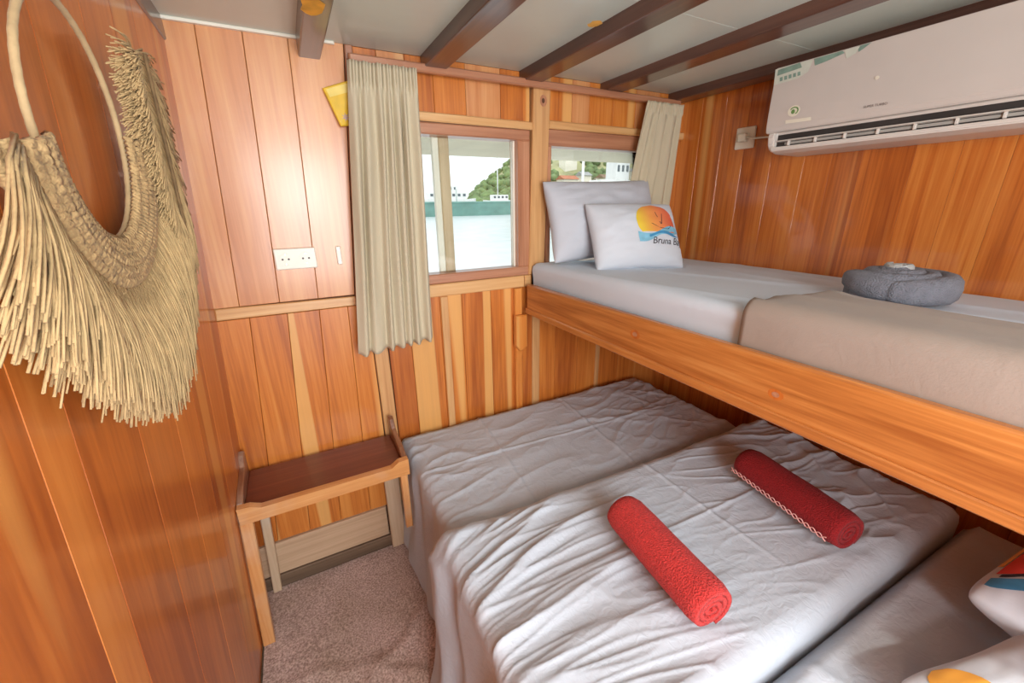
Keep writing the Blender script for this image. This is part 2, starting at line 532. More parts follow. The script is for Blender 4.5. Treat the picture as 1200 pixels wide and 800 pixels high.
# boards below the windows
bx = [0.268, 0.358, 0.487, 0.583, 0.714, 0.827, 0.944, 1.052, 1.188, 1.323, 1.466, 1.60, 1.775]
for i in range(len(bx) - 1):
    a, b = bx[i], bx[i + 1]
    back_plank(((a, 1.1), (a, 0.2)), ((b, 1.1), (b, 0.2)), 1.103, 0.205, M['plank_back'])
for x, w in ((0.505, 0.030), (0.940, 0.040), (1.318, 0.026)):
    prism('cover_strip', [(x - w / 2, -0.007, 1.10), (x + w / 2, -0.007, 1.10), (x + w / 2, -0.007, 0.205), (x - w / 2, -0.007, 0.205)], NB, 0.0065, M['pale_z'], wb, 0.002)
prism('batten', [(0.264, -0.012, 1.154), (0.875, -0.012, 1.154), (0.875, -0.012, 1.104), (0.264, -0.012, 1.104)], NB, 0.024, M['pale_x'], wb, 0.003)
prism('batten', [(0.877, -0.012, 1.154), (1.775, -0.012, 1.154), (1.775, -0.012, 1.104), (0.877, -0.012, 1.104)], NB, 0.024, M['pale_x'], wb, 0.003)
# boards beside the windows
for a, b in ((0.265, 0.332), (0.332, 0.398), (1.622, 1.70), (1.70, 1.775)):
    back_plank(((a, 1.7), (a, 1.2)), ((b, 1.7), (b, 1.2)), 1.733, 1.156, M['plank_back'])
# header boards above the windows
hx = [0.264, 0.335, 0.425, 0.52, 0.64, 0.78, 0.908]
hx2 = [0.99, 1.11, 1.20, 1.33, 1.46, 1.60, 1.775]
for h in (hx, hx2):
    for i in range(len(h) - 1):
        a, b = h[i], h[i + 1]
        back_plank(((a, 1.9), (a, 1.7)), ((b, 1.9), (b, 1.7)), ZC, 1.735, M['plank_upper'] if i % 3 == 1 else M['plank_back'])
prism('batten', [(0.264, -0.016, 1.760), (0.914, -0.016, 1.756), (0.914, -0.016, 1.728), (0.264, -0.016, 1.730)], NB, 0.028, M['pale_x'], wb, 0.004)
prism('batten', [(0.992, -0.014, 1.768), (1.775, -0.014, 1.768), (1.775, -0.014, 1.738), (0.992, -0.014, 1.738)], NB, 0.026, M['pale_x'], wb, 0.004)
# post between the windows
post = prism('post', [(0.918, -0.020, ZC), (0.995, -0.020, ZC), (0.972, -0.020, 1.156), (0.893, -0.020, 1.156)], NB, 0.05, M['pale_z'], wb, 0.004)
kb = bmesh.new()
bmesh.ops.create_circle(kb, cap_ends=True, segments=16, radius=0.016)
for v in kb.verts:
    v.co = Vector((0.958 + v.co.x, -0.0212, 1.832 + v.co.y * 1.3))
child_local(bobj('knot', kb, M['red_z']), wb)
kb = bmesh.new()
bmesh.ops.create_circle(kb, cap_ends=True, segments=16, radius=0.007)
for v in kb.verts:
    v.co = Vector((0.957 + v.co.x, -0.0216, 1.832 + v.co.y * 1.3))
child_local(bobj('knot_heart', kb, M['dark_joint']), wb.children[-1])
# upright strip and bracket block under the bunk rail
prism('batten', [(0.823, -0.022, 1.102), (0.858, -0.022, 1.102), (0.858, -0.022, 0.205), (0.826, -0.022, 0.205)], NB, 0.022, M['plank_back'], wb, 0.003)
prism('bracket_block', [(0.815, -0.045, 0.985), (0.872, -0.045, 0.985), (0.872, -0.045, 0.835), (0.838, -0.045, 0.815), (0.815, -0.045, 0.845)], NB, 0.024, M['plank_back'], wb, 0.005)
# baseboard, worn and pale
base = structure('baseboard_back')
prism('board', [(lx(0.2) - 0.01, -0.012, 0.203), (0.175, -0.012, 0.203), (0.175, -0.012, 0.055), (lx(0.05) - 0.01, -0.012, 0.055)], NB, 0.024, M['worn'], base, 0.004)
prism('board', [(0.242, -0.012, 0.203), (1.775, -0.012, 0.203), (1.775, -0.012, 0.055), (0.242, -0.012, 0.055)], NB, 0.024, M['worn'], base, 0.004)
prism('skirting_shadow_gap', [(lx(0.05) - 0.01, -0.020, 0.054), (1.775, -0.020, 0.054), (1.775, -0.020, -0.011), (lx(0.0) - 0.01, -0.020, -0.011)], NB, 0.032, M['worn_and_shadow_dark'], base, 0.003)  # dark brown strip, the shadow gap below the baseboard put into colour

# windows -----------------------------------------------------------------
def window(name, x0, x1, z0, z1, head, jamb_l, jamb_r, mull, sill=0.04):
    w = structure(name)
    y = -0.012
    # fixed wooden frame
    prism('frame_head', [(x0, y, z1), (x1, y, z1), (x1, y, z1 - head), (x0, y, z1 - head)], NB, 0.07, M['red_x'], w, 0.004)
    prism('frame_sill', [(x0, y, z0 + sill), (x1, y, z0 + sill), (x1, y, z0), (x0, y, z0)], NB, 0.07, M['red_x'], w, 0.004)
    prism('frame_jamb', [(x0, y, z1 - head), (x0 + jamb_l, y, z1 - head), (x0 + jamb_l, y, z0 + sill), (x0, y, z0 + sill)], NB, 0.07, M['red_z'], w, 0.004)
    prism('frame_jamb', [(x1 - jamb_r, y, z1 - head), (x1, y, z1 - head), (x1, y, z0 + sill), (x1 - jamb_r, y, z0 + sill)], NB, 0.07, M['red_z'], w, 0.004)
    a, b, c, d = x0 + jamb_l, x1 - jamb_r, z0 + sill, z1 - head
    # pale inner bead and glass
    for q in ([(b - 0.008, d), (b, d), (b, c), (b - 0.008, c)], [(a, d), (a + 0.008, d), (a + 0.008, c), (a, c)]):
        prism('glazing_bead', [(q[0][0], 0.018, q[0][1]), (q[1][0], 0.018, q[1][1]), (q[2][0], 0.018, q[2][1]), (q[3][0], 0.018, q[3][1])], NB, 0.02, M['bead'], w, 0.001)
    g = box('pane', a, b, 0.028, 0.032, c, d, M['glass'], w, 0.0)
    for mx in mull:
        prism('sash_stile', [(mx - 0.006, 0.040, d), (mx + 0.034, 0.040, d), (mx + 0.034, 0.040, c), (mx - 0.006, 0.040, c)], NB, 0.03, M['stile'], w, 0.003)
        prism('sash_edge', [(mx - 0.030, 0.045, d), (mx - 0.006, 0.045, d), (mx - 0.006, 0.045, c), (mx - 0.030, 0.045, c)], NB, 0.02, M['bead'], w, 0.002)
    return w
M['bead'] = plain('painted_bead', (0.82, 0.78, 0.66), 0.4, var=0.04)
M['stile'] = wood('sash_wood', 'Z', (0.42, 0.30, 0.17), (0.55, 0.41, 0.25), (0.66, 0.52, 0.34), hue=0.2, coat=0.1)
window('window_1', WX0, 0.903, WZ0, 1.727, 0.038, 0.03, 0.055, [0.545], 0.038)
window('window_2', 0.985, WX3, WZ0, 1.737, 0.062, 0.022, 0.05, [], 0.038)

# left wall ---------------------------------------------------------------
wl_ = structure('wall_left')
NLW = Vector((1, 0, -LK)).normalized()
q = [(lx(-0.02) - 0.05, YR, -0.02), (lx(-0.02) - 0.012, YR, -0.02), (lx(ZC + 0.02) - 0.012, YR, ZC + 0.02), (lx(ZC + 0.02) - 0.05, YR, ZC + 0.02)]
vs = [Vector(p) for p in q] + [Vector((p[0], 0.05, p[2])) for p in q]
child_local(mesh('backing', vs, [(0, 1, 2, 3), (7, 6, 5, 4), (0, 4, 5, 1), (1, 5, 6, 2), (2, 6, 7, 3), (3, 7, 4, 0)], M['dark_joint']), wl_)
ly = [0.0, -0.13, -0.30, -0.46, -0.62, -0.80, -0.975, -1.045, -1.25, -1.42, -1.60, -1.80, -2.0, -2.2, YR]
for i in range(len(ly) - 1):
    a, b = ly[i], ly[i + 1]
    g = 0.0004
    z0, z1 = 0.0, ZC
    prism('plank', [(lx(z1), a - g, z1), (lx(z1), b + g, z1), (lx(z0), b + g, z0), (lx(z0), a - g, z0)], NLW, 0.014, M['plank_left'], wl_, 0.0008)

# right wall --------------------------------------------------------------
wr = structure('wall_right')
box('backing', XR + 0.012, XR + 0.05, YR, 0.05, -0.02, ZC + 0.02, M['dark_joint'], wr, 0.0)
y = 0.0
ry = [0.0]
rr = random.Random(3)
while ry[-1] > YR + 0.1:
    ry.append(ry[-1] - rr.uniform(0.09, 0.15))
ry[-1] = YR
for i in range(len(ry) - 1):
    a, b = ry[i], ry[i + 1]
    g = 0.0003
    prism('plank', [(XR, a - g, ZC), (XR, b + g, ZC), (XR, b + g, 0.0), (XR, a - g, 0.0)], (-1, 0, 0), 0.014, M['plank_right'], wr, 0.0003)

# rear wall with the open doorway (behind the viewer) ----------------------
wrear = structure('wall_rear')
def rear_plank(x0, x1, z0, z1):
    prism('plank', [(x0 + 0.001, YR, z0), (x1 - 0.001, YR, z0), (x1 - 0.001, YR, z1), (x0 + 0.001, YR, z1)], (0, 1, 0), 0.03, M['plank_right'], wrear, 0.0025)
x = 0.80
while x < 1.76:
    rear_plank(x, min(x + 0.13, 1.77), 0.0, ZC); x += 0.13
rear_plank(-0.33, -0.20, 0.0, ZC)

# ceiling -----------------------------------------------------------------
ceil = structure('ceiling')
box('backing', -0.35, XR + 0.05, YR - 0.05, 0.05, ZC + 0.014, ZC + 0.05, M['ceil'], ceil, 0.0)
beam_x = [(-0.268, -0.206), (0.106, 0.166), (0.480, 0.556), (0.860, 0.936), (1.250, 1.335), (1.652, 1.735)]
bz = [1.872, 1.874, 1.884, 1.886, 1.892, 1.890]
for (a, b), z in zip(beam_x, bz):
    box('beam', a, b, YR, -0.001, z, ZC + 0.006, M['beam'], ceil, 0.004)
M['yellow_mark'] = plain('yellow_paint_mark', (0.70, 0.36, 0.03), 0.5, var=0.25, vscale=25)
for pxy, hw, hl_, z in (((366, 8), 0.024, 0.05, 1.8735), ((697, 28), 0.016, 0.022, 1.8855)):
    c = hit(pxy[0], pxy[1], 2, z)
    n_ = 12
    vs = [Vector((c.x + hw * math.cos(2 * math.pi * i / n_) * (1 + 0.2 * math.sin(3 * i)), c.y + hl_ * math.sin(2 * math.pi * i / n_), z)) for i in range(n_)]
    child_local(mesh('paint_mark', vs, [tuple(reversed(range(n_)))], M['yellow_mark']), ceil)
edges = [-0.33] + [(a + b) / 2 for a, b in beam_x[1:]] + [XR + 0.03]
for i in range(len(edges) - 1):
    for y0, y1 in ((0.0, -0.62), (-0.62, -1.5), (-1.5, YR)):
        prism('panel', [(edges[i] + 0.001, y0 - 0.0005, ZC), (edges[i + 1] - 0.001, y0 - 0.0005, ZC), (edges[i + 1] - 0.001, y1 + 0.0005, ZC), (edges[i] + 0.001, y1 + 0.0005, ZC)], (0, 0, -1), 0.014, M['ceil'], ceil, 0.001)
# thin cove strip along the back wall
prism('cove_strip', [(lx(1.9), -0.020, ZC), (0.21, -0.020, ZC), (0.21, -0.020, ZC - 0.008), (lx(1.9), -0.020, ZC - 0.008)], NB, 0.012, M['bead'], ceil, 0.001)

# ------------------------------------------------------------------ carpet
def carpet_z(x, y):
    z = 0.004 * fbm(x * 4, y * 4, 0.3)
    for (ax, ay, bx_, by_, h, w) in ((-0.1, -0.62, 0.25, -0.38, 0.010, 0.018), (0.02, -0.50, 0.25, -0.72, 0.010, 0.016), (-0.30, -0.42, 0.02, -0.50, 0.006, 0.02)):
        d = Vector((bx_ - ax, by_ - ay)); L_ = d.length; d.normalize()
        px, py = x - ax, y - ay
        s = px * d.x + py * d.y
        t = -px * d.y + py * d.x + 0.012 * math.sin(s * 30)
        f = smooth(-0.05, 0.05, s) * (1 - smooth(L_ - 0.05, L_ + 0.05, s))
        z += h * f * math.exp(-(t / w) ** 2)
    return z
def carpet_fn(u, v):
    y = -0.024 + v * (YR + 0.05)
    x = lx(0) + 0.006 + u * (0.45 - lx(0))
    return Vector((x, y, 0.002 + carpet_z(x, y)))
tag(grid_mesh('carpet', carpet_fn, 60, 150, M['carpet']), 'mottled pinkish brown carpet with creases covering the cabin floor', 'carpet')

# ------------------------------------------------------------------ soft things
def cloth_slab(name, x0, x1, y0, y1, ztop, zbot, r, wr, nx, ny, mat, skew=0.0, side=None, bulge=0.0, parent=None, tilt=0.0):
    """mattress under a sheet: rounded top edges, sides down to zbot; wr(x, y) is the relief of the top"""
    H = ztop - zbot
    arc = r * math.pi / 2
    ext = arc + (H - r)
    def axis(s, W):
        # returns (position 0..W, drop, outward -1/0/1)
        def prof(d):
            if d < arc:
                a = d / r
                return r * math.sin(a), r * (1 - math.cos(a))
            return r, r + (d - arc)
        if s < r:
            p, dz = prof(r - s) if s < r else (0, 0)
            return r - p, dz, -1
        if s > W - r:
            p, dz = prof(s - (W - r))
            return W - r + p, dz, 1
        return s, 0.0, 0
    def spacing(n, W):
        lo, hi = r - ext, W - r + ext
        ns = max(6, int(n * 0.16))
        return [lo + (r - lo) * (i / ns) for i in range(ns)] + [r + (W - 2 * r) * i / (n - 1) for i in range(n)] + [W - r + (hi - W + r) * (i + 1) / ns for i in range(ns)]
    WX, WY = x1 - x0, y0 - y1
    su, sv = spacing(nx, WX), spacing(ny, WY)
    vs = []
    for t in sv:
        py, dy, oy = axis(t, WY)
        for s in su:
            px, dx, ox = axis(s, WX)
            d = max(dx, dy)
            x = x0 + px
            y = y0 - py + skew * (x - x0)
            k = max(0.0, 1 - d / (H * 0.9))
            top = 1 - smooth(0.0, r * 1.5, d)
            z = ztop - d + wr(x, y) * (0.25 + 0.75 * top) * (1 if d < r else 0.0)
            z += tilt * px / WX * (1 - min(1, d / H))
            if bulge:
                z += bulge * math.sin(math.pi * min(1, max(0, px / WX))) * math.sin(math.pi * min(1, max(0, py / WY)))
            if side and d > 0.3 * r:
                f = smooth(0.3 * r, 2 * r, d)
                o = side(x, y, z, d)
                if dx >= dy and ox < 0:
                    x += ox * o * f
            vs.append(Vector((x, y, max(z, zbot))))
    nu, nv = len(su), len(sv)
    fs = [(j * nu + i, (j + 1) * nu + i, (j + 1) * nu + i + 1, j * nu + i + 1) for j in range(nv - 1) for i in range(nu - 1)]
    o = mesh(name, vs, fs, mat, None, True)
    if parent is not None:
        child_local(o, parent)
    return o

def crease(v, at, w):
    return math.exp(-((v - at) / w) ** 2)

def pillow_surface(W, H, T, pin=0.10, seed=0.0, wrk=0.004, rnd=0.03):
    def f(u, v, sgn):
        x = W / 2 * u * (1 - pin * (1 - v * v) * u * u)
        y = H / 2 * v * (1 - pin * (1 - u * u) * v * v)
        k_ = 1 - rnd * (u * v) ** 4
        x *= k_
        y *= k_
        t = T / 2 * (max(0.0, 1 - u * u) * max(0.0, 1 - v * v)) ** 0.42
        e = (1 - u ** 8) * (1 - v ** 8)
        t += e * wrk * (2 * fbm(u * 2.2 + seed, v * 2.2, seed, 2) + 0.7 * ridge(u * 1.6 + v + seed, v * 4 - u, seed))
        return Vector((x, y, sgn * max(t, 0.0)))
    return f

def pillow(name, W, H, T, mat, place, parent=None, n=44, pin=0.10, seed=0.0, wrk=0.004, rnd=0.03):
    f = pillow_surface(W, H, T, pin, seed, wrk, rnd)
    vs, fs, idx = [], [], {}
    for sg in (1, -1):
        for j in range(n):
            for i in range(n):
                border = i in (0, n - 1) or j in (0, n - 1)
                if sg == -1 and border:
                    idx[(sg, i, j)] = idx[(1, i, j)]
                    continue
                u = math.sin((i / (n - 1) * 2 - 1) * math.pi / 2) * 0.6 + (i / (n - 1) * 2 - 1) * 0.4
                v = math.sin((j / (n - 1) * 2 - 1) * math.pi / 2) * 0.6 + (j / (n - 1) * 2 - 1) * 0.4
                idx[(sg, i, j)] = len(vs)
                vs.append(place @ f(u, v, sg))
        for j in range(n - 1):
            for i in range(n - 1):
                q = (idx[(sg, i, j)], idx[(sg, i + 1, j)], idx[(sg, i + 1, j + 1)], idx[(sg, i, j + 1)])
                fs.append(q if sg == 1 else tuple(reversed(q)))
    o = mesh(name, vs, fs, mat, None, True)
    if parent is not None:
        child_local(o, parent)
    return o, f

def print_patch(name, pts, faces, f, place, mat, parent, off=0.0012):
    """flat print: points in pillow (u, v), laid on the front of the pillow"""
    vs = []
    for u, v in pts:
        e = 0.01
        p = f(u, v, 1)
        a = f(min(0.999, u + e), v, 1) - f(u - e, v, 1)
        b = f(u, min(0.999, v + e), 1) - f(u, v - e, 1)
        n = a.cross(b).normalized()
        vs.append(place @ (p + n * off))
    o = mesh(name, vs, faces, mat, None, True)
    child_local(o, parent)
    return o

def fill_grid(inside_rows):
    """rows of (v, u0, u1) -> strip of quads, 10 columns"""
    K = 12
    pts, fs = [], []
    for v, a, b in inside_rows:
        pts += [(a + (b - a) * k / K, v) for k in range(K + 1)]
    for r in range(len(inside_rows) - 1):
        for k in range(K):
            i = r * (K + 1) + k
            fs.append((i, i + 1, i + K + 2, i + K + 1))
    return pts, fs

def text_data(body, size=1.0, shear=0.0):
    cu = bpy.data.curves.new('lettering', 'FONT')
    cu.body = body
    cu.size = size
    cu.shear = shear
    cu.resolution_u = 3
    o = bpy.data.objects.new('lettering', cu)
    COL.objects.link(o)
    bpy.context.view_layer.update()
    me = bpy.data.meshes.new_from_object(o.evaluated_get(bpy.context.evaluated_depsgraph_get()))
    pts = [(v.co.x, v.co.y) for v in me.vertices]
    fs = [tuple(p.vertices) for p in me.polygons]
    bpy.data.objects.remove(o)
    bpy.data.curves.remove(cu)
    bpy.data.meshes.remove(me)
    w = max(p[0] for p in pts) - min(p[0] for p in pts)
    return pts, fs, w

# lower beds ---------------------------------------------------------------
def wr_back(x, y):
    d = fbm(x * 1.3, y * 1.3, 5, 2)
    a = 0.006 * ridge(x * 3.0 + y * 1.2 + d, y * 9 - x * 2.0, 1.0) ** 2
    b = 0.006 * ridge((x - 1.2) * 7 + y * 3, y * 5 + x * 2, 2.2) ** 2 * smooth(0.9, 1.4, x)
    c = 0.004 * (crease(y, -0.30 - 0.05 * x, 0.006) + crease(x, 0.62 + 0.1 * y, 0.006) + crease(x, 1.05 + 0.1 * y, 0.006))
    e = 0.0035 * ridge(x * 9 + y * 4, y * 17 - x * 6 + d * 2, 3.0) ** 3 * (0.4 + 0.6 * smooth(0.7, 1.3, x)) + 0.003 * (1 - smooth(0.3, 0.7, x)) * ridge(x * 8 + y * 6, y * 14 - x * 5, 21.0) ** 2
    return a + b + c + e + 0.006 * d
def wr_mid(x, y):
    d = fbm(x * 1.2 + 3, y * 1.4, 9, 2)
    fan = (y + 0.98) / (0.35 + 0.55 * max(0.0, x))          # folds fan out from the left end
    left = 1 - smooth(0.35, 1.0, x)
    a = 0.017 * left * ridge(fan * 4.2 + 0.6 * d, x * 1.1, 4.0) ** 2
    a2 = 0.008 * left * ridge(fan * 9.0 + 1.2 * d, x * 2.0, 8.0) ** 2
    b = 0.010 * smooth(0.9, 1.4, x) * ridge((x - 1.6) * 3 + d, y * 8 + x * 2.5, 6.0) ** 2
    b2 = 0.012 * smooth(1.25, 1.5, x) * ridge(x * 6, y * 5 - x * 3, 12.0) ** 2
    c = 0.004 * (crease(y, -0.93 - 0.04 * x, 0.006) + crease(x, 0.95, 0.006) * smooth(-1.3, -1.0, y))
    e = 0.005 * left * ridge(fan * 17 + 2 * d, x * 3.0, 14.0) ** 2 + 0.004 * smooth(0.7, 1.2, x) * ridge(x * 6 + y * 3, y * 20 + x * 5, 31.0) ** 3
    return a + a2 + b + b2 + c + e + 0.008 * d
def wr_front(x, y):
    d = fbm(x * 2, y * 2, 3, 2)
    return 0.012 * ridge(x * 3 + y * 2 + d, y * 4 - x * 2.5, 7.0) ** 2 + 0.008 * d
def pleats(ph, amp=0.016, fr=13.0):
    def s(x, y, z, d):
        t = (x + y) * fr + 0.9 * fbm(y * 5 + ph, z * 3, ph, 2) * 2
        return amp * (0.5 + 0.5 * math.sin(t * 1.0 + ph)) ** 2 + 0.006 * math.sin(t * 2.7) + 0.12 * d * d
    return s
def sheet_bed(name, label, args, group='sheet-covered mattresses pushed together below the bunk'):
    o = cloth_slab('sheet', *args)
    o.name = name
    tag(o, label, 'mattress', group)
    return o
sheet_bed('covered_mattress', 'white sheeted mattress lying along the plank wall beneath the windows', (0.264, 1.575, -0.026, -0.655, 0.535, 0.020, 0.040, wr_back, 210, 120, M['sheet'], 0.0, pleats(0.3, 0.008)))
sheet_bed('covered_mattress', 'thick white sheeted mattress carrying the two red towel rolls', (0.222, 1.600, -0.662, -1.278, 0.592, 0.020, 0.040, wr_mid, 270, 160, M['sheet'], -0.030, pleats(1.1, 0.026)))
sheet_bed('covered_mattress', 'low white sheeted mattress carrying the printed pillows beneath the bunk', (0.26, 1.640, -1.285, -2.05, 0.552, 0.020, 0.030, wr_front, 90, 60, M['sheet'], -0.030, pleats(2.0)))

# towel rolls --------------------------------------------------------------
def towel_roll(name, label, a, b, R, mat, turns=3.6, seed=0.0, tail=0.0, group='rolled red towels on the bed'):
    t = thing(name, label, 'towel', (a[0], a[1], a[2] - R), group)
    a, b = Vector(a), Vector(b)
    ax = (b - a).normalized()
    side = ax.cross(Vector((0, 0, 1))).normalized()
    upv = side.cross(ax)
    th = R / (turns + 0.6)
    n = int(turns * 26)
    out, inn = [], []
    for i in range(n + 1):
        g = i / n
        ang = tail - 2 * math.pi * turns * (1 - g)
        r = 0.25 * th + (R - 0.25 * th) * g ** 0.9
        out.append((ang, r, g))
        inn.append((ang, max(0.0008, r - th * 0.86), g))
    loop = out + inn[::-1]
    m = len(loop)
    na = 30
    vs, fs = [], []
    for j in range(na + 1):
        s = j / na
        L_ = (b - a).length
        edge = min(s, 1 - s) * L_
        rnd = 1 - 0.10 * (1 - smooth(0, 0.02, edge))
        for k, (ang, r, g) in enumerate(loop):
            w = 1 + 0.05 * fbm(s * 3 + seed, ang * 0.6, seed, 2)
            rr_ = r * rnd * w
            shift = 0.006 * noise.noise(Vector((g * 6, seed, 0))) * (1 if s in (0.0, 1.0) else 0)
            c, sn = math.cos(ang), math.sin(ang)
            q = a.lerp(b, s) + ax * shift + side * (c * rr_ * 1.06) + upv * (sn * rr_ * (0.93 if sn < 0 else 1.0))
            vs.append(q)
    for j in range(na):
        for k in range(m):
            k2 = (k + 1) % m
            fs.append((j * m + k, j * m + k2, (j + 1) * m + k2, (j + 1) * m + k))
    for j, rev in ((0, True), (na, False)):
        for k in range(n):
            q = (j * m + k, j * m + k + 1, j * m + m - 2 - k, j * m + m - 1 - k)
            fs.append(tuple(reversed(q)) if rev else q)
    o = mesh('roll', vs, fs, mat, None, True)
    child_local(o, t)
    return t, a, b, ax, side, upv
ZT = 0.603
towel_roll('rolled_towel', 'bright red terry towel roll lying on the bed in the light', (0.668, -0.902, ZT + 0.058), (0.634, -1.205, ZT + 0.058), 0.058, M['red_towel'], seed=1.0, tail=-1.9)
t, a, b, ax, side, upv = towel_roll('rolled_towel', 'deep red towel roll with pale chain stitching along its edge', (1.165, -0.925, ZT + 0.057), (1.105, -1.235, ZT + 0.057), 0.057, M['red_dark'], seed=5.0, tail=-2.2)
for ph in (0, math.pi):
    pts = []
    for i in range(121):
        s = 0.03 + 0.94 * i / 120
        ang = math.radians(-4) + 0.10 * math.sin(s * 60 + ph)
        r = 0.0600
        pts.append(a.lerp(b, s) + side * (math.cos(ang) * r * 1.06) + upv * (math.sin(ang) * r))
    tube('chain_stitch', pts, 0.0013, M['stitch'], t.children[0], 5)

# pillows on the lower bed ---------------------------------------------------
def ramp_mat(name, stops, axis_vec, lo, hi):
    m, N, L, p = new_mat(name)
    tc = N.new('ShaderNodeTexCoord')
    dp = N.new('ShaderNodeVectorMath'); dp.operation = 'DOT_PRODUCT'; dp.inputs[1].default_value = axis_vec
    L.new(tc.outputs['Object'], dp.inputs[0])
    mr = N.new('ShaderNodeMapRange'); mr.inputs[1].default_value = lo; mr.inputs[2].default_value = hi
    L.new(dp.outputs['Value'], mr.inputs[0])
    rp = N.new('ShaderNodeValToRGB')
    for i, (pos, c) in enumerate(stops):
        e = rp.color_ramp.elements[i] if i < 2 else rp.color_ramp.elements.new(pos)
        e.position = pos; e.color = (*c, 1)
    L.new(mr.outputs[0], rp.inputs['Fac']); L.new(rp.outputs['Color'], p.inputs['Base Color'])
    p.inputs['Roughness'].default_value = 0.7
    return m
M['print_red'] = fabric('red_print', (0.80, 0.05, 0.03), 0.7, 0.1, 500, 0.05, 0.03)
M['print_orange'] = fabric('orange_print', (0.90, 0.42, 0.05), 0.7, 0.1, 500, 0.05, 0.06)
M['print_blue'] = fabric('blue_print', (0.05, 0.28, 0.52), 0.7, 0.1, 500, 0.05, 0.2, 30)
M['print_teal'] = fabric('light_blue_print', (0.22, 0.52, 0.68), 0.7, 0.1, 500, 0.05, 0.2, 30)
M['print_ink'] = plain('dark_print', (0.035, 0.03, 0.04), 0.7, var=0.1)

def frame_matrix(c, xdir, ydir):
    x = Vector(xdir).normalized()
    y = Vector(ydir)
    y = (y - x * y.dot(x)).normalized()
    z = x.cross(y)
    return Matrix(((x.x, y.x, z.x, c[0]), (x.y, y.y, z.y, c[1]), (x.z, y.z, z.z, c[2]), (0, 0, 0, 1)))

def disc_rows(cu, cv, ru, rv, v0=-1.0, v1=1.0, n=14):
    rows = []
    for i in range(n + 1):
        s = v0 + (v1 - v0) * i / n
        s = max(-0.999, min(0.999, s))
        h = math.sqrt(1 - s * s) * ru
        rows.append((cv + s * rv, cu - h, cu + h))
    return rows

def wave_patch(u0, u1, vtop, vbot, n=24):
    pts, fs = [], []
    for i in range(n + 1):
        s = i / n
        u = u0 + (u1 - u0) * s
        pts += [(u, vtop(s)), (u, (vtop(s) + vbot(s)) / 2), (u, vbot(s))]
    for i in range(n):
        k = i * 3
        fs += [(k + 1, k + 4, k + 3, k), (k + 2, k + 5, k + 4, k + 1)]
    return pts, fs

def emblem(f, place, parent, cu, cv, ru, rv, sun_mat, words):
    p, fc = fill_grid(disc_rows(cu, cv, ru, rv, -0.55, 1.0))
    print_patch('sun_print', p, fc, f, place, sun_mat, parent, 0.0010)
    p, fc = wave_patch(cu - ru * 1.02, cu + ru * 1.15, lambda s: cv - rv * (0.42 + 0.22 * math.sin(s * 5.2 + 0.4)), lambda s: cv - rv * (1.02 - 0.55 * s + 0.08 * math.sin(s * 9)))
    print_patch('wave_print', p, fc, f, place, M['print_teal'], parent, 0.0016)
    p, fc = wave_patch(cu - ru * 0.55, cu + ru * 1.2, lambda s: cv - rv * (0.60 + 0.12 * math.sin(s * 6 + 2)), lambda s: cv - rv * (0.74 - 0.10 * s + 0.10 * math.sin(s * 7 + 2)))
    print_patch('wave_stripe_print', p, fc, f, place, M['print_blue'], parent, 0.0021)
    # the little boat: hull and two masts
    hp = [(cu - ru * 0.35, cv - rv * 0.12), (cu + ru * 0.75, cv - rv * 0.18), (cu + ru * 0.55, cv - rv * 0.38), (cu + ru * 0.1, cv - rv * 0.36)]
    print_patch('boat_print', hp, [(0, 3, 2, 1)], f, place, M['print_ink'], parent, 0.0021)
    for (xa, xb, h) in ((0.15, 0.02, 0.52), (0.18, 0.36, 0.44)):
        mp = [(cu + ru * xa - 0.008, cv - rv * 0.15), (cu + ru * xa + 0.012, cv - rv * 0.15), (cu + ru * xb + 0.006, cv + rv * h), (cu + ru * xb - 0.006, cv + rv * h)]
        print_patch('mast_print', mp, [(0, 1, 2, 3)], f, place, M['print_ink'], parent, 0.0021)
    if words:
        pts, fc, w = text_data(words, 1.0, 0.3)
        k = ru * 1.75 / w
        pts = [(cu - ru * 0.45 + x * k, cv - rv * 1.13 + y_ * k * 1.15 * (rv / ru)) for x, y_ in pts]
        print_patch('lettering_print', pts, fc, f, place, M['print_ink'], parent, 0.0018)

pl3 = thing('printed_pillow', 'white pillow with red sun and blue wave print, beneath the bunk', 'pillow', (1.36, -1.62, 0.56))
plc3 = frame_matrix((1.365, -1.625, 0.640), (0.99, -0.08, 0.02), (0.06, 0.97, 0.10))
o, f3 = pillow('case', 0.52, 0.38, 0.15, M['pillow_print'], plc3, pl3, seed=3.0, pin=0.07, rnd=0.10)
p, fc = fill_grid([(0.42 + 0.50 * i / 12, -0.52 + 0.10 * math.sin(i * 0.35), 0.55) for i in range(13)])
print_patch('sun_print', p, fc, f3, plc3, M['print_red'], pl3)
p, fc = fill_grid([(0.40 + 0.52 * i / 10, -0.74 + 0.08 * math.sin(i * 0.5), -0.60 + 0.10 * math.sin(i * 0.42)) for i in range(11)])
print_patch('wave_print', p, fc, f3, plc3, M['print_blue'], pl3)
p, fc = fill_grid([(0.48 + 0.40 * i / 10, -0.575 + 0.10 * math.sin(i * 0.40), -0.535 + 0.10 * math.sin(i * 0.38)) for i in range(11)])
print_patch('boat_print', p, fc, f3, plc3, M['print_ink'], pl3)
p, fc = fill_grid([(0.93 + 0.04 * i / 4, -0.46, 0.55) for i in range(5)])
print_patch('sun_rim_print', p, fc, f3, plc3, M['print_orange'], pl3)

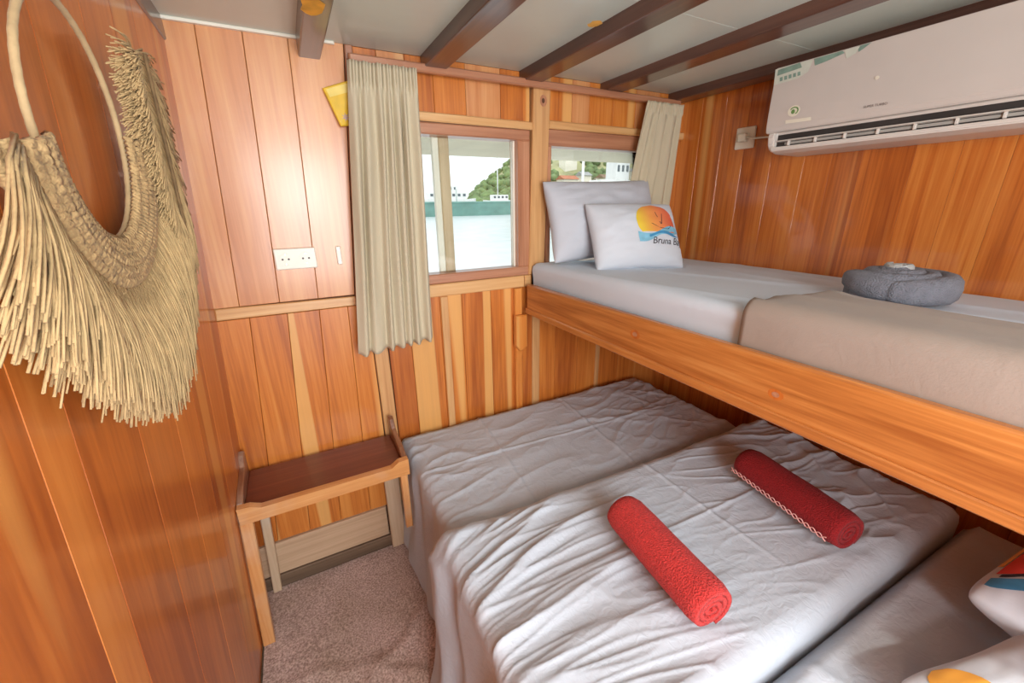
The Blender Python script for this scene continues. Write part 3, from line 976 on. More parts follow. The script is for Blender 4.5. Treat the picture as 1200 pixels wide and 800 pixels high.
pl4 = thing('printed_pillow', 'white pillow with an orange print lying flat on the sheet', 'pillow', (0.97, -1.66, 0.56))
plc4 = frame_matrix((0.930, -1.640, 0.640), (0.97, -0.24, 0.0), (0.24, 0.95, 0.06))
o, f4 = pillow('case', 0.36, 0.36, 0.13, M['pillow_print'], plc4, pl4, seed=8.0, rnd=0.10)
p, fc = fill_grid(disc_rows(-0.62, 0.66, 0.24, 0.26))
print_patch('sun_print', p, fc, f4, plc4, M['print_orange'], pl4)

# ------------------------------------------------------------------ upper bunk
bunk = thing('upper_bunk', 'upper bunk of varnished boards with a knotty front rail', 'bunk bed', (0.865, -0.05, 1.0))
prism('front_rail', [(0.865, -0.047, 1.122), (0.865, YR + 0.02, 1.145), (0.865, YR + 0.02, 0.992), (0.865, -0.047, 1.000)], (-1, 0, 0), 0.020, M['rail'], bunk, 0.005)
child_local(prism('rail_bead', [(0.858, -0.047, 1.018), (0.858, YR + 0.02, 1.012), (0.858, YR + 0.02, 0.986), (0.858, -0.047, 0.994)], (-1, 0, 0), 0.0075, M['rail'], None, 0.003), bunk)
for i in range(12):
    y0 = -0.05 - i * 0.2
    box('base_board', 0.896, XR - 0.004, y0 - 0.197, y0, 1.006, 1.026, M['plank_right'], bunk, 0.002)
for y0, z0, rk in ((-0.70, 1.075, 0.014), (-1.12, 1.055, 0.012), (-0.72, 1.035, 0.0)):
    if rk:
        for nm, r_, x_, mt in (('knot', rk, 0.8647, M['plank_left']), ('knot_heart', rk * 0.5, 0.8643, M['red_x'])):
            bm = bmesh.new()
            bmesh.ops.create_circle(bm, cap_ends=True, segments=14, radius=r_)
            for v in bm.verts:
                v.co = Vector((x_, y0 + v.co.x * 1.4, z0 + v.co.y))
            child_local(bobj(nm, bm, mt), bunk)

def wr_bunk(x, y):
    d = fbm(x * 1.6 + 1, y * 1.1, 2, 2)
    return 0.007 * ridge(x * 5 + y * 0.6, y * 1.6 + d, 3.3) ** 2 + 0.006 * d
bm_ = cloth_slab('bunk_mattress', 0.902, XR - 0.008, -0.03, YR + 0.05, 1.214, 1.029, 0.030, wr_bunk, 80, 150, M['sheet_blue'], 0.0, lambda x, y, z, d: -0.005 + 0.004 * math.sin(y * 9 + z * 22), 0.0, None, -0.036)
tag(bm_, 'bunk mattress in a cool white fitted sheet above the wooden rail', 'mattress')

# taupe blanket folded along the front edge
def bl_top(x, y):
    return 1.214 - 0.036 * (x - 0.902) / 0.86 + wr_bunk(x, y)
def blanket_fn(u, v):
    y = -1.0 - v * (abs(YR) - 1.0 - 0.08)
    wid = 0.270 + 0.012 * math.sin(y * 5)
    rr_ = 0.030
    arc = rr_ * math.pi / 2
    s = u * (wid + arc + 0.075)               # from the inner edge out, round the mattress edge, down the front
    if s < wid:
        x = 0.932 + wid - s
        z = bl_top(x, y) + 0.016 - 0.010 * (1 - smooth(0, 0.03, s))
    else:
        a_ = min(math.pi / 2, (s - wid) / rr_)
        x = 0.932 - rr_ * math.sin(a_)
        z = bl_top(0.932, y) + 0.016 - rr_ * (1 - math.cos(a_)) - max(0.0, s - wid - arc)
        x -= 0.004 * (0.5 + 0.5 * math.sin(y * 26 + 2 * math.sin(y * 7))) * smooth(0.02, 0.08, s - wid) * smooth(-1.05, -1.25, y)
    z -= 0.010 * (1 - smooth(0.0, 0.03, v)) * (1 if s < wid else 0)
    z += 0.002 * fbm(x * 14, y * 9, 1, 2)
    return Vector((x, y, z))
bl = grid_mesh('folded_blanket', blanket_fn, 50, 120, M['blanket'])
tag(bl, 'taupe blanket folded lengthwise along the edge of the upper mattress', 'blanket')
md = bl.modifiers.new('thickness', 'SOLIDIFY'); md.thickness = 0.010; md.offset = 1

# pillows on the bunk
pA = thing('bed_pillow', 'plain greyish white pillow leaning against the window', 'pillow', (1.21, -0.10, 1.195))
plA = frame_matrix((1.215, -0.115, 1.382), (1, -0.02, 0.02), (0.0, 0.28, 0.95))
pillow('case', 0.58, 0.34, 0.15, M['pillow'], plA, pA, seed=11.0, pin=0.07, wrk=0.006)
pB = thing('printed_pillow', 'small white pillow printed with a boat before an orange sun', 'pillow', (1.36, -0.24, 1.195))
plB = frame_matrix((1.225, -0.298, 1.320), (1, -0.22, -0.02), (0.05, 0.50, 0.85))
o, fB = pillow('case', 0.40, 0.29, 0.13, M['pillow_print'], plB, pB, seed=15.0, pin=0.06, wrk=0.003)
ax_ = (plB.to_3x3() @ Vector((1, 0.15, 0)))
c0 = ax_.dot(plB @ fB(-0.08, 0.30, 1)); c1 = ax_.dot(plB @ fB(0.80, 0.30, 1))
M['print_sun'] = ramp_mat('sunset_print', [(0.0, (0.85, 0.62, 0.05)), (1.0, (0.72, 0.12, 0.06)), (0.35, (0.86, 0.36, 0.08)), (0.7, (0.80, 0.22, 0.09))], ax_, c0, c1)
emblem(fB, plB, pB, 0.36, 0.24, 0.47, 0.58, M['print_sun'], 'Bruna Bay')

# grey towel folded into a bun
tw = thing('folded_towel', 'grey terry towel twisted into a round bun on the bunk', 'towel', (1.42, -1.10, 1.20))
def bun(name, cx, cy, z0, ra, rb, turns, h0, h1, th, mat, a0=0.0, seed=0.0):
    n = int(turns * 40)
    sec = [(-0.5, 0.0), (-0.5, 0.6), (-0.42, 0.85), (-0.2, 1.0), (0.2, 1.0), (0.42, 0.85), (0.5, 0.6), (0.5, 0.0)]
    vs, fs = [], []
    for i in range(n + 1):
        g = i / n
        ang = a0 + 2 * math.pi * turns * g
        k = 1 - 0.92 * g
        h = h0 + (h1 - h0) * g
        w = th * (1 + 0.18 * fbm(g * 8, seed, 0, 2)) * (1 if 0 < i < n else 0.5)
        for (s, t_) in sec:
            x = (ra * k + s * w) * math.cos(ang)
            y_ = (rb * k + s * w) * math.sin(ang)
            zz = h * t_ * (1 + 0.05 * fbm(ang * 1.2, seed + s, 0, 2)) * (1 if 0 < i else 0.8)
            vs.append(Vector((cx + x, cy + y_, z0 + zz)))
    m = len(sec)
    for i in range(n):
        for k in range(m - 1):
            fs.append((i * m + k, i * m + k + 1, (i + 1) * m + k + 1, (i + 1) * m + k))
    fs.append(tuple(range(m))); fs.append(tuple(reversed(range(n * m, n * m + m))))
    o = mesh(name, vs, fs, mat, None, True)
    child_local(o, tw)
    return o
bz0 = 1.199
TX, TY = 1.385, -1.088
bun('coil', TX, TY, bz0, 0.094, 0.078, 2.6, 0.074, 0.086, 0.048, M['grey_towel'], a0=math.radians(120), seed=2.0)
bun('rosette', TX + 0.01, TY, bz0 + 0.062, 0.034, 0.028, 1.8, 0.030, 0.026, 0.016, M['pale_towel'], a0=1.0, seed=6.0)
# outer wrap of the towel, crossing over the front, and the end tucked in beside it
def wrap(name, a0, a1, ra, rb, z0, dz, th, hh):
    sec = 12
    n = 56
    vs, fs = [], []
    for i in range(n + 1):
        g = i / n
        ang = math.radians(a0 + (a1 - a0) * g)
        k = 0.45 + 0.55 * math.sin(math.pi * min(1.0, max(0.0, g))) ** 0.35
        for q_ in range(sec):
            b_ = 2 * math.pi * q_ / sec
            o_ = th * k * math.copysign(abs(math.cos(b_)) ** 0.8, math.cos(b_))
            h_ = hh * k * math.copysign(abs(math.sin(b_)) ** 0.8, math.sin(b_))
            w_ = 1 + 0.06 * fbm(g * 6, q_ * 0.6, a0, 2)
            vs.append(Vector((TX + (ra + o_ * w_) * math.cos(ang), TY + (rb + o_ * w_) * math.sin(ang), z0 + dz * g + h_ * w_)))
    for i in range(n):
        for q_ in range(sec):
            q2 = (q_ + 1) % sec
            fs.append((i * sec + q_, i * sec + q2, (i + 1) * sec + q2, (i + 1) * sec + q_))
    fs += [tuple(reversed(range(sec))), tuple(range(n * sec, n * sec + sec))]
    child_local(mesh(name, vs, fs, M['grey_towel'], None, True), tw)
wrap('outer_wrap', 195, 400, 0.112, 0.098, bz0 + 0.036, 0.004, 0.027, 0.036)
wrap('tucked_end', 120, 222, 0.104, 0.092, bz0 + 0.052, -0.020, 0.024, 0.028)

# ------------------------------------------------------------------ curtains and their rail
rail = prism('curtain_rail', [(0.243, -0.050, 1.893), (1.690, -0.050, 1.893), (1.690, -0.050, 1.868), (0.243, -0.050, 1.868)], NB, 0.020, M['red_x'], None, 0.004)
tag(rail, 'thin reddish wooden curtain rail under the ceiling beams', 'curtain rail')
for x in (0.26, 0.95, 1.67):
    box('rail_bracket', x - 0.012, x + 0.012, -0.031, -0.0125, 1.872, 1.890, M['red_x'], None, 0.002).parent = rail

def curtain(name, label, topL, topR, botL, botR, ztop, zbot, n, amp, seed, y0=-0.062, easing=1.0, hem=0.0):
    def fn(u, v):
        e = v ** easing
        L_ = topL + (botL - topL) * e
        R_ = topR + (botR - topR) * e
        w = u + 0.010 * fbm(u * 6, v * 1.5, seed, 2)
        x = L_ + (R_ - L_) * w
        ph = 2 * math.pi * n * (u + 0.035 * math.sin(u * 8 + seed) + 0.012 * math.sin(u * 23 + seed + 2 * v))
        a_ = amp * (0.45 + 0.55 * smooth(0.0, 0.25, v)) * (0.75 + 0.5 * fbm(u * 4, v * 2, seed + 3, 2))
        y = y0 + a_ * math.sin(ph + 0.9 * fbm(u * 3, v * 2.2, seed, 2)) + 0.18 * a_ * math.sin(ph * 1.7 + seed)
        if v < 0.07:
            y += 0.004 * math.sin(2 * math.pi * n * 3 * u)
        z = ztop + (zbot - ztop) * v + hem * (u - 0.5) * v + 0.006 * v * math.sin(ph)
        return Vector((x, y, z))
    o = grid_mesh(name, fn, n * 24, 60, M['curtain'])
    md = o.modifiers.new('thickness', 'SOLIDIFY'); md.thickness = 0.0015
    return tag(o, label, 'curtain')
curtain('curtain', 'long cream pleated curtain beside the yellow packet and wall socket', 0.232, 0.442, 0.148, 0.428, 1.866, 0.945, 7, 0.015, 1.0, y0=-0.075, hem=0.02)
curtain('curtain', 'short cream curtain in the corner behind the printed pillow', 1.450, 1.672, 1.325, 1.630, 1.866, 1.27, 5, 0.013, 4.0, y0=-0.078, easing=0.9)

# ------------------------------------------------------------------ small things on the back wall
def wall_frame(c, n, up_):
    n = Vector(n).normalized(); up_ = Vector(up_)
    x = up_.cross(n).normalized()
    y = n.cross(x)
    return Matrix(((x.x, y.x, n.x, c[0]), (x.y, y.y, n.y, c[1]), (x.z, y.z, n.z, c[2]), (0, 0, 0, 1)))

def fbox(name, F, x0, x1, y0, y1, z0, z1, mat, parent, bev=0.002, seg=2):
    bm = bmesh.new()
    bm_box(bm, x0, x1, y0, y1, z0, z1, bev, seg)
    bm.transform(F)
    o = bobj(name, bm, mat)
    child_local(o, parent)
    return o

def fdisc(name, F, cx, cy, r, z0, z1, mat, parent, seg=24):
    bm = bmesh.new()
    bmesh.ops.create_cone(bm, cap_ends=True, segments=seg, radius1=r, radius2=r, depth=z1 - z0, matrix=Matrix.Translation((cx, cy, (z0 + z1) / 2)))
    bm.transform(F)
    o = bobj(name, bm, mat)
    child_local(o, parent)
    return o

sk = thing('wall_socket', 'ivory double power socket screwed to the pale upper planks', 'socket', (0.0, -0.008, 1.288))
F = wall_frame((0.002, -0.008, 1.289), NB, (0, 0, 1))
fbox('plate', F, -0.062, 0.062, -0.034, 0.034, 0.0005, 0.010, M['white_plastic'], sk, 0.004, 3)
for cx in (-0.030, 0.030):
    ot = fdisc('outlet', F, cx, 0, 0.020, 0.010, 0.0125, M['white_plastic'], sk)
    fdisc('pin_hole', F, cx - 0.009, 0.0, 0.0032, 0.0125, 0.0130, M['hole'], ot, 12)
    fdisc('pin_hole', F, cx + 0.009, 0.0, 0.0032, 0.0125, 0.0130, M['hole'], ot, 12)
    fbox('earth_clip', F, cx - 0.002, cx + 0.002, 0.013, 0.018, 0.0123, 0.0140, M['screw'], ot, 0.0003, 1)
    fbox('earth_clip', F, cx - 0.002, cx + 0.002, -0.018, -0.013, 0.0123, 0.0140, M['screw'], ot, 0.0003, 1)

hk = thing('wall_clip', 'small white oblong clip with two screws beside the curtain', 'clip', (0.134, -0.008, 1.29))
F = wall_frame((0.136, -0.008, 1.290), NB, (0.0, 0, 1))
fbox('plate', F, -0.008, 0.008, -0.031, 0.031, 0.0005, 0.007, M['white_plastic'], hk, 0.003, 2)
for cy in (-0.022, 0.022):
    fdisc('screw', F, 0, cy, 0.0035, 0.007, 0.0078, M['screw'], hk, 10)

# yellow packet tucked behind the curtain
M['yellow'] = plain('yellow_foil', (0.78, 0.50, 0.03), 0.35, coat=0.3, var=0.12, vscale=30)
M['yellow_band'] = plain('yellow_band', (0.85, 0.66, 0.18), 0.4, var=0.08, vscale=30)
M['violet'] = plain('violet_print', (0.38, 0.28, 0.52), 0.6, var=0.2, vscale=60)
pk = thing('paper_packet', 'yellow packet tucked slantwise behind the long cream curtain', 'packet', (0.21, -0.025, 1.74))
c_ = [B(377, 105), B(413, 95), B(409, 149), B(398, 150)]
quad = [(p[0], -0.024 - 0.004 * i, p[1]) for i, p in enumerate(c_)]
prism('pouch', quad, NB, 0.010, M['yellow'], pk, 0.003)
def pk_pt(s, t_, off=0.0008):
    a_ = Vector(quad[0]).lerp(Vector(quad[1]), s); b_ = Vector(quad[3]).lerp(Vector(quad[2]), s)
    p_ = a_.lerp(b_, t_); p_.y -= off
    return p_
mesh_ = mesh('seal_band', [pk_pt(0.08, 0.06, 0.0015), pk_pt(0.94, 0.06, 0.0015), pk_pt(0.92, 0.26, 0.0015), pk_pt(0.1, 0.26, 0.0015)], [(0, 3, 2, 1)], M['yellow_band'])
child_local(mesh_, pk.children[0])
fl = []
fcs = []
for k in range(7):
    g = 2 * math.pi * k / 7
    c = pk_pt(0.62, 0.80, 0.0022)
    i0 = len(fl)
    for dg, r_ in ((-0.25, 0.006), (0, 0.013), (0.25, 0.006)):
        fl.append(c + Vector((math.cos(g + dg) * r_, 0, math.sin(g + dg) * r_)))
    fl.append(c)
    fcs.append((i0, i0 + 1, i0 + 2, i0 + 3))
child_local(mesh('flower_print', fl, fcs, M['violet']), pk)

# ------------------------------------------------------------------ shelf bench in the corner
sh = thing('corner_shelf', 'low wooden corner shelf with a dark stained tray top and raised ends', 'shelf', (-0.03, -0.13, 0.0))
SX0, SX1, SY0, SY1, SZ = -0.280, 0.238, -0.026, -0.245, 0.560
box('tray_top', SX0 + 0.012, SX1 - 0.012, SY1 + 0.004, SY0, SZ - 0.022, SZ, M['tray'], sh, 0.003)
# front rail with raised corners
fz = SZ - 0.042
prof = [(SX0 - 0.004, fz), (SX1 + 0.006, fz), (SX1 + 0.006, SZ + 0.022), (SX1 - 0.028, SZ + 0.020), (SX1 - 0.055, SZ + 0.002), (SX0 + 0.060, SZ + 0.002), (SX0 + 0.030, SZ + 0.016), (SX0 - 0.004, SZ + 0.018)]
k = len(prof)
vv = [Vector((x, SY1 - 0.022, z)) for x, z in prof] + [Vector((x, SY1 + 0.003, z)) for x, z in prof]
ff = [tuple(range(k)), tuple(reversed(range(k, 2 * k)))] + [(i, i + k, (i + 1) % k + k, (i + 1) % k) for i in range(k)]
bm = bmesh.new()
bv = [bm.verts.new(p_) for p_ in vv]
for q_ in ff:
    bm.faces.new([bv[i] for i in q_])
bmesh.ops.recalc_face_normals(bm, faces=bm.faces[:])
child_local(bobj('front_rail', bm, M['shelf_rail']), sh)
def end_board(x0, x1, mat):
    prof = [(SY1 + 0.003, SZ - 0.02), (SY1 + 0.003, SZ + 0.018), (SY1 + 0.05, SZ + 0.036), (SY0 - 0.055, SZ + 0.050), (SY0 - 0.030, SZ + 0.084), (SY0 - 0.012, SZ + 0.090), (SY0, SZ + 0.082), (SY0, SZ - 0.02)]
    k = len(prof)
    bm = bmesh.new()
    bv = [bm.verts.new((x, y_, z)) for x in (x0, x1) for y_, z in prof]
    bm.faces.new(bv[:k]); bm.faces.new(list(reversed(bv[k:])))
    for i in range(k):
        bm.faces.new([bv[i], bv[i + k], bv[(i + 1) % k + k], bv[(i + 1) % k]])
    bmesh.ops.recalc_face_normals(bm, faces=bm.faces[:])
    bmesh.ops.bevel(bm, geom=bm.edges[:], offset=0.0025, segments=1, affect='EDGES')
    child_local(bobj('end_board', bm, mat), sh)
M['tray_y'] = wood('dark_end_board', 'Y', (0.13, 0.045, 0.02), (0.22, 0.085, 0.04), (0.34, 0.16, 0.085), hue=0.3, wear=0.35, rough=0.35, coat=0.4)
end_board(SX0 - 0.006, SX0 + 0.012, M['tray_y'])
end_board(SX1 - 0.012, SX1 + 0.006, M['tray_y'])
def sh_leg(name, x0b, x0t, w, y0, y1, z1, mat, z0=0.004):
    q = [(x0t, y0, z1), (x0t + w, y0, z1), (x0b + w, y0, z0), (x0b, y0, z0)]
    prism(name, q, NB, y1 - y0, mat, sh, 0.003)
sh_leg('leg', -0.316, -0.287, 0.036, SY1 - 0.020, SY1 + 0.004, fz, M['shelf_leg'])
sh_leg('leg', 0.211, 0.211, 0.025, SY1 - 0.018, SY1 + 0.004, fz, M['shelf_leg'], 0.28)
sh_leg('leg', 0.178, 0.178, 0.060, -0.046, -0.024, SZ - 0.023, M['worn_z'])
sh_leg('leg', -0.290, -0.262, 0.030, -0.046, -0.024, SZ - 0.023, M['worn_z'])

# ------------------------------------------------------------------ macrame on the left wall
HC = (-0.798, 1.548)
HR = 0.137
def wl_pt(y, z, off):
    return Vector((lx(z), y, z)) + NLW * off
mac = thing('macrame_hanging', 'jute macrame hanging with a round hoop and long fringe on the wall', 'wall hanging', tuple(wl_pt(HC[0], HC[1], 0.0)))
hp = [wl_pt(HC[0] + HR * math.cos(g), HC[1] + HR * math.sin(g), 0.022) for g in [2 * math.pi * i / 160 for i in range(161)]]
v, f = tube_data(hp, [0.0039 + 0.0002 * math.sin(i * 1.9) for i in range(161)], 8, False)
child_local(mesh('hoop', v, f, M['hoop'], None, True), mac)
# knotted band hugging the lower half of the hoop
def band_fn(u, v):
    g = math.radians(190 + 173 * u)
    mid = math.sin(math.pi * u)
    w = 0.105 - 0.020 * mid
    r = HR - 0.004 + w * v
    rid = 0.003 * abs(math.sin((u * 60 + (v if u < 0.5 else -v) * 5) * math.pi)) + 0.0015 * math.sin(v * 40)
    off = 0.020 + 0.016 * math.sin(math.pi * min(1, v * 0.9 + 0.1)) + rid
    return wl_pt(HC[0] + r * math.cos(g), HC[1] + r * math.sin(g), off)
o = grid_mesh('knotted_band', band_fn, 260, 24, M['rope_band'], mac)
md = o.modifiers.new('thickness', 'SOLIDIFY'); md.thickness = 0.006; md.offset = -1

def strands(name, gen, count, parent, mat, r=0.0019, segs=6):
    V, Fc = [], []
    for i in range(count):
        path, rr_ = gen(i)
        v, f = tube_data(path, [rr_ * (1 - 0.25 * k / segs) for k in range(len(path))], 4)
        o_ = len(V)
        V += v
        Fc += [tuple(x + o_ for x in q_) for q_ in f]
    o = mesh(name, V, Fc, mat, None, True)
    o['kind'] = 'stuff'
    child_local(o, parent)
    return o
rs = random.Random(12)
def fringe_gen(i):
    u = rs.random()
    g = math.radians(189 + 175 * u)
    layer = rs.random()
    r0 = HR - 0.004 + (0.105 - 0.020 * math.sin(math.pi * u)) * (0.50 + 0.50 * layer)
    y0, z0 = HC[0] + r0 * math.cos(g), HC[1] + r0 * math.sin(g)
    # tips lie on a deep crescent
    s = (u - 0.5) * 2
    ytip = HC[0] + s * 0.315 + (0.0 if s > 0 else -0.02 * s * s) + rs.uniform(-0.012, 0.012)
    ztip = 1.170 + 0.205 * abs(s) ** 1.7 + rs.uniform(-0.022, 0.020) + 0.05 * (1 - layer) * rs.random()
    ob = 0.026 + 0.020 * layer
    ot = 0.030 + 0.035 * rs.random()
    path = []
    for k in range(7):
        t_ = k / 6
        yy = y0 + (ytip - y0) * (t_ ** 0.75) + 0.004 * math.sin(t_ * 5 + i)
        zz = z0 + (ztip - z0) * t_
        path.append(wl_pt(yy, zz, ob + (ot - ob) * t_ + 0.010 * math.sin(math.pi * t_)))
    return path, rs.uniform(0.0012, 0.0019)
strands('fringe', fringe_gen, 2300, mac, M['rope'])

# feather-shaped tassel next to the hoop
fea = thing('macrame_feather', 'jute macrame feather with a central cord hanging beside the hoop', 'wall hanging', tuple(wl_pt(-0.58, 1.72, 0.0)))
S0, S1 = Vector((-0.604, 1.690)), Vector((-0.548, 1.400))
sp = []
for i in range(20):
    q_ = S0.lerp(S1, i / 19)
    sp.append(wl_pt(q_.x, q_.y, 0.062))
M['cord'] = fabric('shaded_gap_cord', (0.16, 0.095, 0.04), 0.9, 0.0, 200, 0.4, 0.3, 60)  # cord coloured dark for the shaded gap between the two fringe halves
v, f = tube_data(sp, 0.0030, 6)
child_local(mesh('cord', v, f, M['cord'], None, True), fea)
def feather_gen(i):
    t_ = rs.random()
    q_ = S0.lerp(S1, t_)
    sgn = 1 if i % 2 else -1
    ln = (0.105 if sgn > 0 else 0.060) * (0.80 + 0.35 * math.sin(math.pi * min(1, t_ * 0.9 + 0.15))) * rs.uniform(0.8, 1.1)
    ang = math.radians(rs.uniform(-35, 35) - 22 + 70 * (0.25 - t_) * (1 if t_ < 0.25 else 0.35))
    path = []
    d1 = rs.uniform(-0.020, 0.014)
    for k in range(5):
        s = k / 4
        path.append(wl_pt(q_.x + sgn * (0.004 + ln * math.cos(ang) * s), q_.y + ln * math.sin(ang) * s - 0.016 * s * s, 0.046 + d1 * s + 0.006 * math.sin(math.pi * s)))
    return path, rs.uniform(0.0010, 0.0016)
strands('fringe', feather_gen, 2800, fea, M['rope'], segs=4)

# ------------------------------------------------------------------ air conditioner
AY0, AY1 = -0.548, -1.36
M['ac'] = plain('ac_plastic', (0.61, 0.565, 0.515), 0.28, coat=0.3, var=0.02)
M['ac_low'] = plain('ac_plastic_pale', (0.72, 0.68, 0.62), 0.35, coat=0.1, var=0.02)
M['ac_dark'] = plain('ac_slot_dark', (0.035, 0.032, 0.03), 0.6, var=0.2)
M['ac_grey'] = plain('ac_vane_grey', (0.36, 0.36, 0.33), 0.5, var=0.1)
M['label_green'] = plain('label_green', (0.22, 0.34, 0.28), 0.4, var=0.15, vscale=60)
M['label_pale'] = plain('label_pale', (0.62, 0.66, 0.57), 0.4, var=0.05, vscale=60)
M['badge_green'] = plain('badge_green', (0.16, 0.33, 0.10), 0.5, var=0.2, vscale=80)
M['badge_cream'] = plain('badge_cream', (0.80, 0.76, 0.62), 0.5, var=0.04)
M['ink'] = plain('grey_ink', (0.16, 0.13, 0.12), 0.5, var=0.1)
ac = thing('air_conditioner', 'white split air conditioner mounted high on the orange plank wall', 'air conditioner', (1.68, -0.95, 1.61))
def extrude_y(name, prof, y0, y1, mat, parent, bev=0.004, smooth_=False):
    k = len(prof)
    bm = bmesh.new()
    bv = [bm.verts.new((x, y_, z)) for y_ in (y0, y1) for x, z in prof]
    bm.faces.new(bv[:k]); bm.faces.new(list(reversed(bv[k:])))
    for i in range(k):
        bm.faces.new([bv[i], bv[i + k], bv[(i + 1) % k + k], bv[(i + 1) % k]])
    bmesh.ops.recalc_face_normals(bm, faces=bm.faces[:])
    if bev:
        bmesh.ops.bevel(bm, geom=bm.edges[:], offset=bev, segments=2, affect='EDGES')
    o = bobj(name, bm, mat, None, smooth_)
    child_local(o, parent)
    return o
extrude_y('body', [(1.768, 1.880), (1.612, 1.880), (1.598, 1.70), (1.600, 1.672), (1.640, 1.664), (1.640, 1.636), (1.768, 1.630)], AY0 - 0.012, AY1 + 0.012, M['ac_low'], ac, 0.002)
acf = extrude_y('front_panel', [(1.604, 1.884), (1.586, 1.8838), (1.574, 1.881), (1.572, 1.82), (1.570, 1.74), (1.571, 1.696), (1.575, 1.680), (1.584, 1.677), (1.604, 1.680)], AY0, AY1, M['ac'], ac, 0.002)
extrude_y('outlet_slot', [(1.641, 1.672), (1.604, 1.676), (1.602, 1.634), (1.641, 1.632)], AY0 - 0.03, AY1 + 0.03, M['ac_dark'], ac, 0.0)
extrude_y('lower_lip', [(1.768, 1.629), (1.600, 1.634), (1.586, 1.631), (1.590, 1.620), (1.625, 1.611), (1.768, 1.608)], AY0 - 0.018, AY1 + 0.012, M['ac_low'], ac, 0.003)
extrude_y('end_cap', [(1.768, 1.880), (1.612, 1.880), (1.594, 1.70), (1.580, 1.668), (1.586, 1.640), (1.600, 1.622), (1.64, 1.612), (1.768, 1.610)], AY0 - 0.006, AY0 - 0.030, M['ac_low'], ac, 0.004)
extrude_y('louver_flap', [(1.586, 1.649), (1.588, 1.6525), (1.603, 1.651), (1.602, 1.647)], AY0 - 0.035, AY1 + 0.02, M['ac_low'], ac, 0.0008)
extrude_y('grey_vane', [(1.598, 1.645), (1.603, 1.645), (1.603, 1.637), (1.598, 1.637)], AY0 - 0.06, AY1 + 0.03, M['ac_grey'], ac, 0.0008)
for i in range(9):
    y_ = AY0 - 0.075 - i * 0.085
    box('vane_divider', 1.592, 1.602, y_ - 0.003, y_ + 0.003, 1.634, 1.652, M['ac_low'], ac, 0.001)
F = wall_frame((1.5712, 0, 0), (-1, 0, 0), (0, 0, 1))       # local x = -world y
def front_x(z):
    pr = [(1.668, 1.580), (1.690, 1.571), (1.74, 1.570), (1.82, 1.572), (1.882, 1.574)]
    for (za, xa), (zb, xb) in zip(pr, pr[1:]):
        if za <= z <= zb:
            return xa + (xb - xa) * (z - za) / (zb - za)
    return 1.571
def ac_patch(name, poly, mat, off=0.0008, faces=None):
    vs = [Vector((front_x(z) - off, y_, z)) for y_, z in poly]
    o = mesh(name, vs, faces or [tuple(range(len(vs)))], mat)
    child_local(o, acf)
fd = on_front_glint = hit(1028, 91, 0, 1.571)
fdisc('glint_disc', wall_frame((1.5705, fd.y, fd.z), (-1, 0, 0), (0, 0, 1)), 0, 0, 0.005, 0.0, 0.0015, M['badge_cream'], acf, 12)  # pale disc painted on as the reflected highlight of a lamp
# energy sticker: slanted dark strip with a pale field
def on_front(px, py):
    p = hit(px, py, 0, 1.5725)
    return (p.y, min(1.879, p.z))
ac_patch('sticker', [on_front(*p) for p in ((909, 80), (947, 66), (953, 70), (947, 84), (935, 92), (907, 100))], M['label_pale'], 0.0010)
ac_patch('sticker_strip', [on_front(*p) for p in ((912, 82), (938, 72), (940, 79), (911, 89))], M['label_green'], 0.0016)
ac_patch('sticker_strip', [on_front(*p) for p in ((954, 69), (988, 56), (990, 62), (968, 72), (955, 77))], M['label_green'], 0.0012)
ac_patch('sticker', [on_front(*p) for p in ((990, 58), (1004, 51), (1008, 54), (1003, 62), (992, 69))], M['label_pale'], 0.0012)
ac_patch('sticker_strip', [on_front(*p) for p in ((1006, 52), (1022, 46), (1012, 57), (1006, 61))], M['label_green'], 0.0010)
for i in range(5):
    a0 = (914 + i * 5.2, 94 - i * 1.6)
    ac_patch('sticker_mark', [on_front(*p) for p in ((a0[0], a0[1] - 3), (a0[0] + 3.4, a0[1] - 4), (a0[0] + 3.4, a0[1] + 0.5), (a0[0], a0[1] + 1.5))], M['label_green'], 0.0016)
def disc_poly(c, ry, rz, n=24, a0=0, a1=2 * math.pi):
    return [(c[0] + ry * math.cos(a0 + (a1 - a0) * i / n), c[1] + rz * math.sin(a0 + (a1 - a0) * i / n)) for i in range(n)]
bc = on_front(931, 130)
ac_patch('badge', disc_poly(bc, 0.020, 0.017), M['badge_cream'], 0.0010)
ac_patch('badge_leaf', disc_poly((bc[0] + 0.002, bc[1] - 0.002), 0.006, 0.007), M['badge_green'], 0.0016)
ring = []
for i in range(17):
    g = math.radians(-60 + 210 * i / 16)
    ring += [(bc[0] - 0.015 * math.cos(g), bc[1] + 0.0125 * math.sin(g)), (bc[0] - 0.011 * math.cos(g), bc[1] + 0.0088 * math.sin(g))]
ac_patch('badge_arc', ring, M['badge_green'], 0.0016, [(2 * i, 2 * i + 1, 2 * i + 3, 2 * i + 2) for i in range(16)])
ac_patch('sticker', [on_front(*p) for p in ((921, 141), (951, 137), (951, 141), (921, 145))], M['badge_cream'], 0.0010)
ta, tb = on_front(1012, 127), on_front(1040, 122.5)
pts, fc, w = text_data('SUPER TURBO', 1.0)
k = (ta[0] - tb[0]) / w
ac_patch('brand_lettering', [(ta[0] - x * k, ta[1] + (tb[1] - ta[1]) * x / w + y_ * k) for x, y_ in pts], M['ink'], 0.0010, fc)

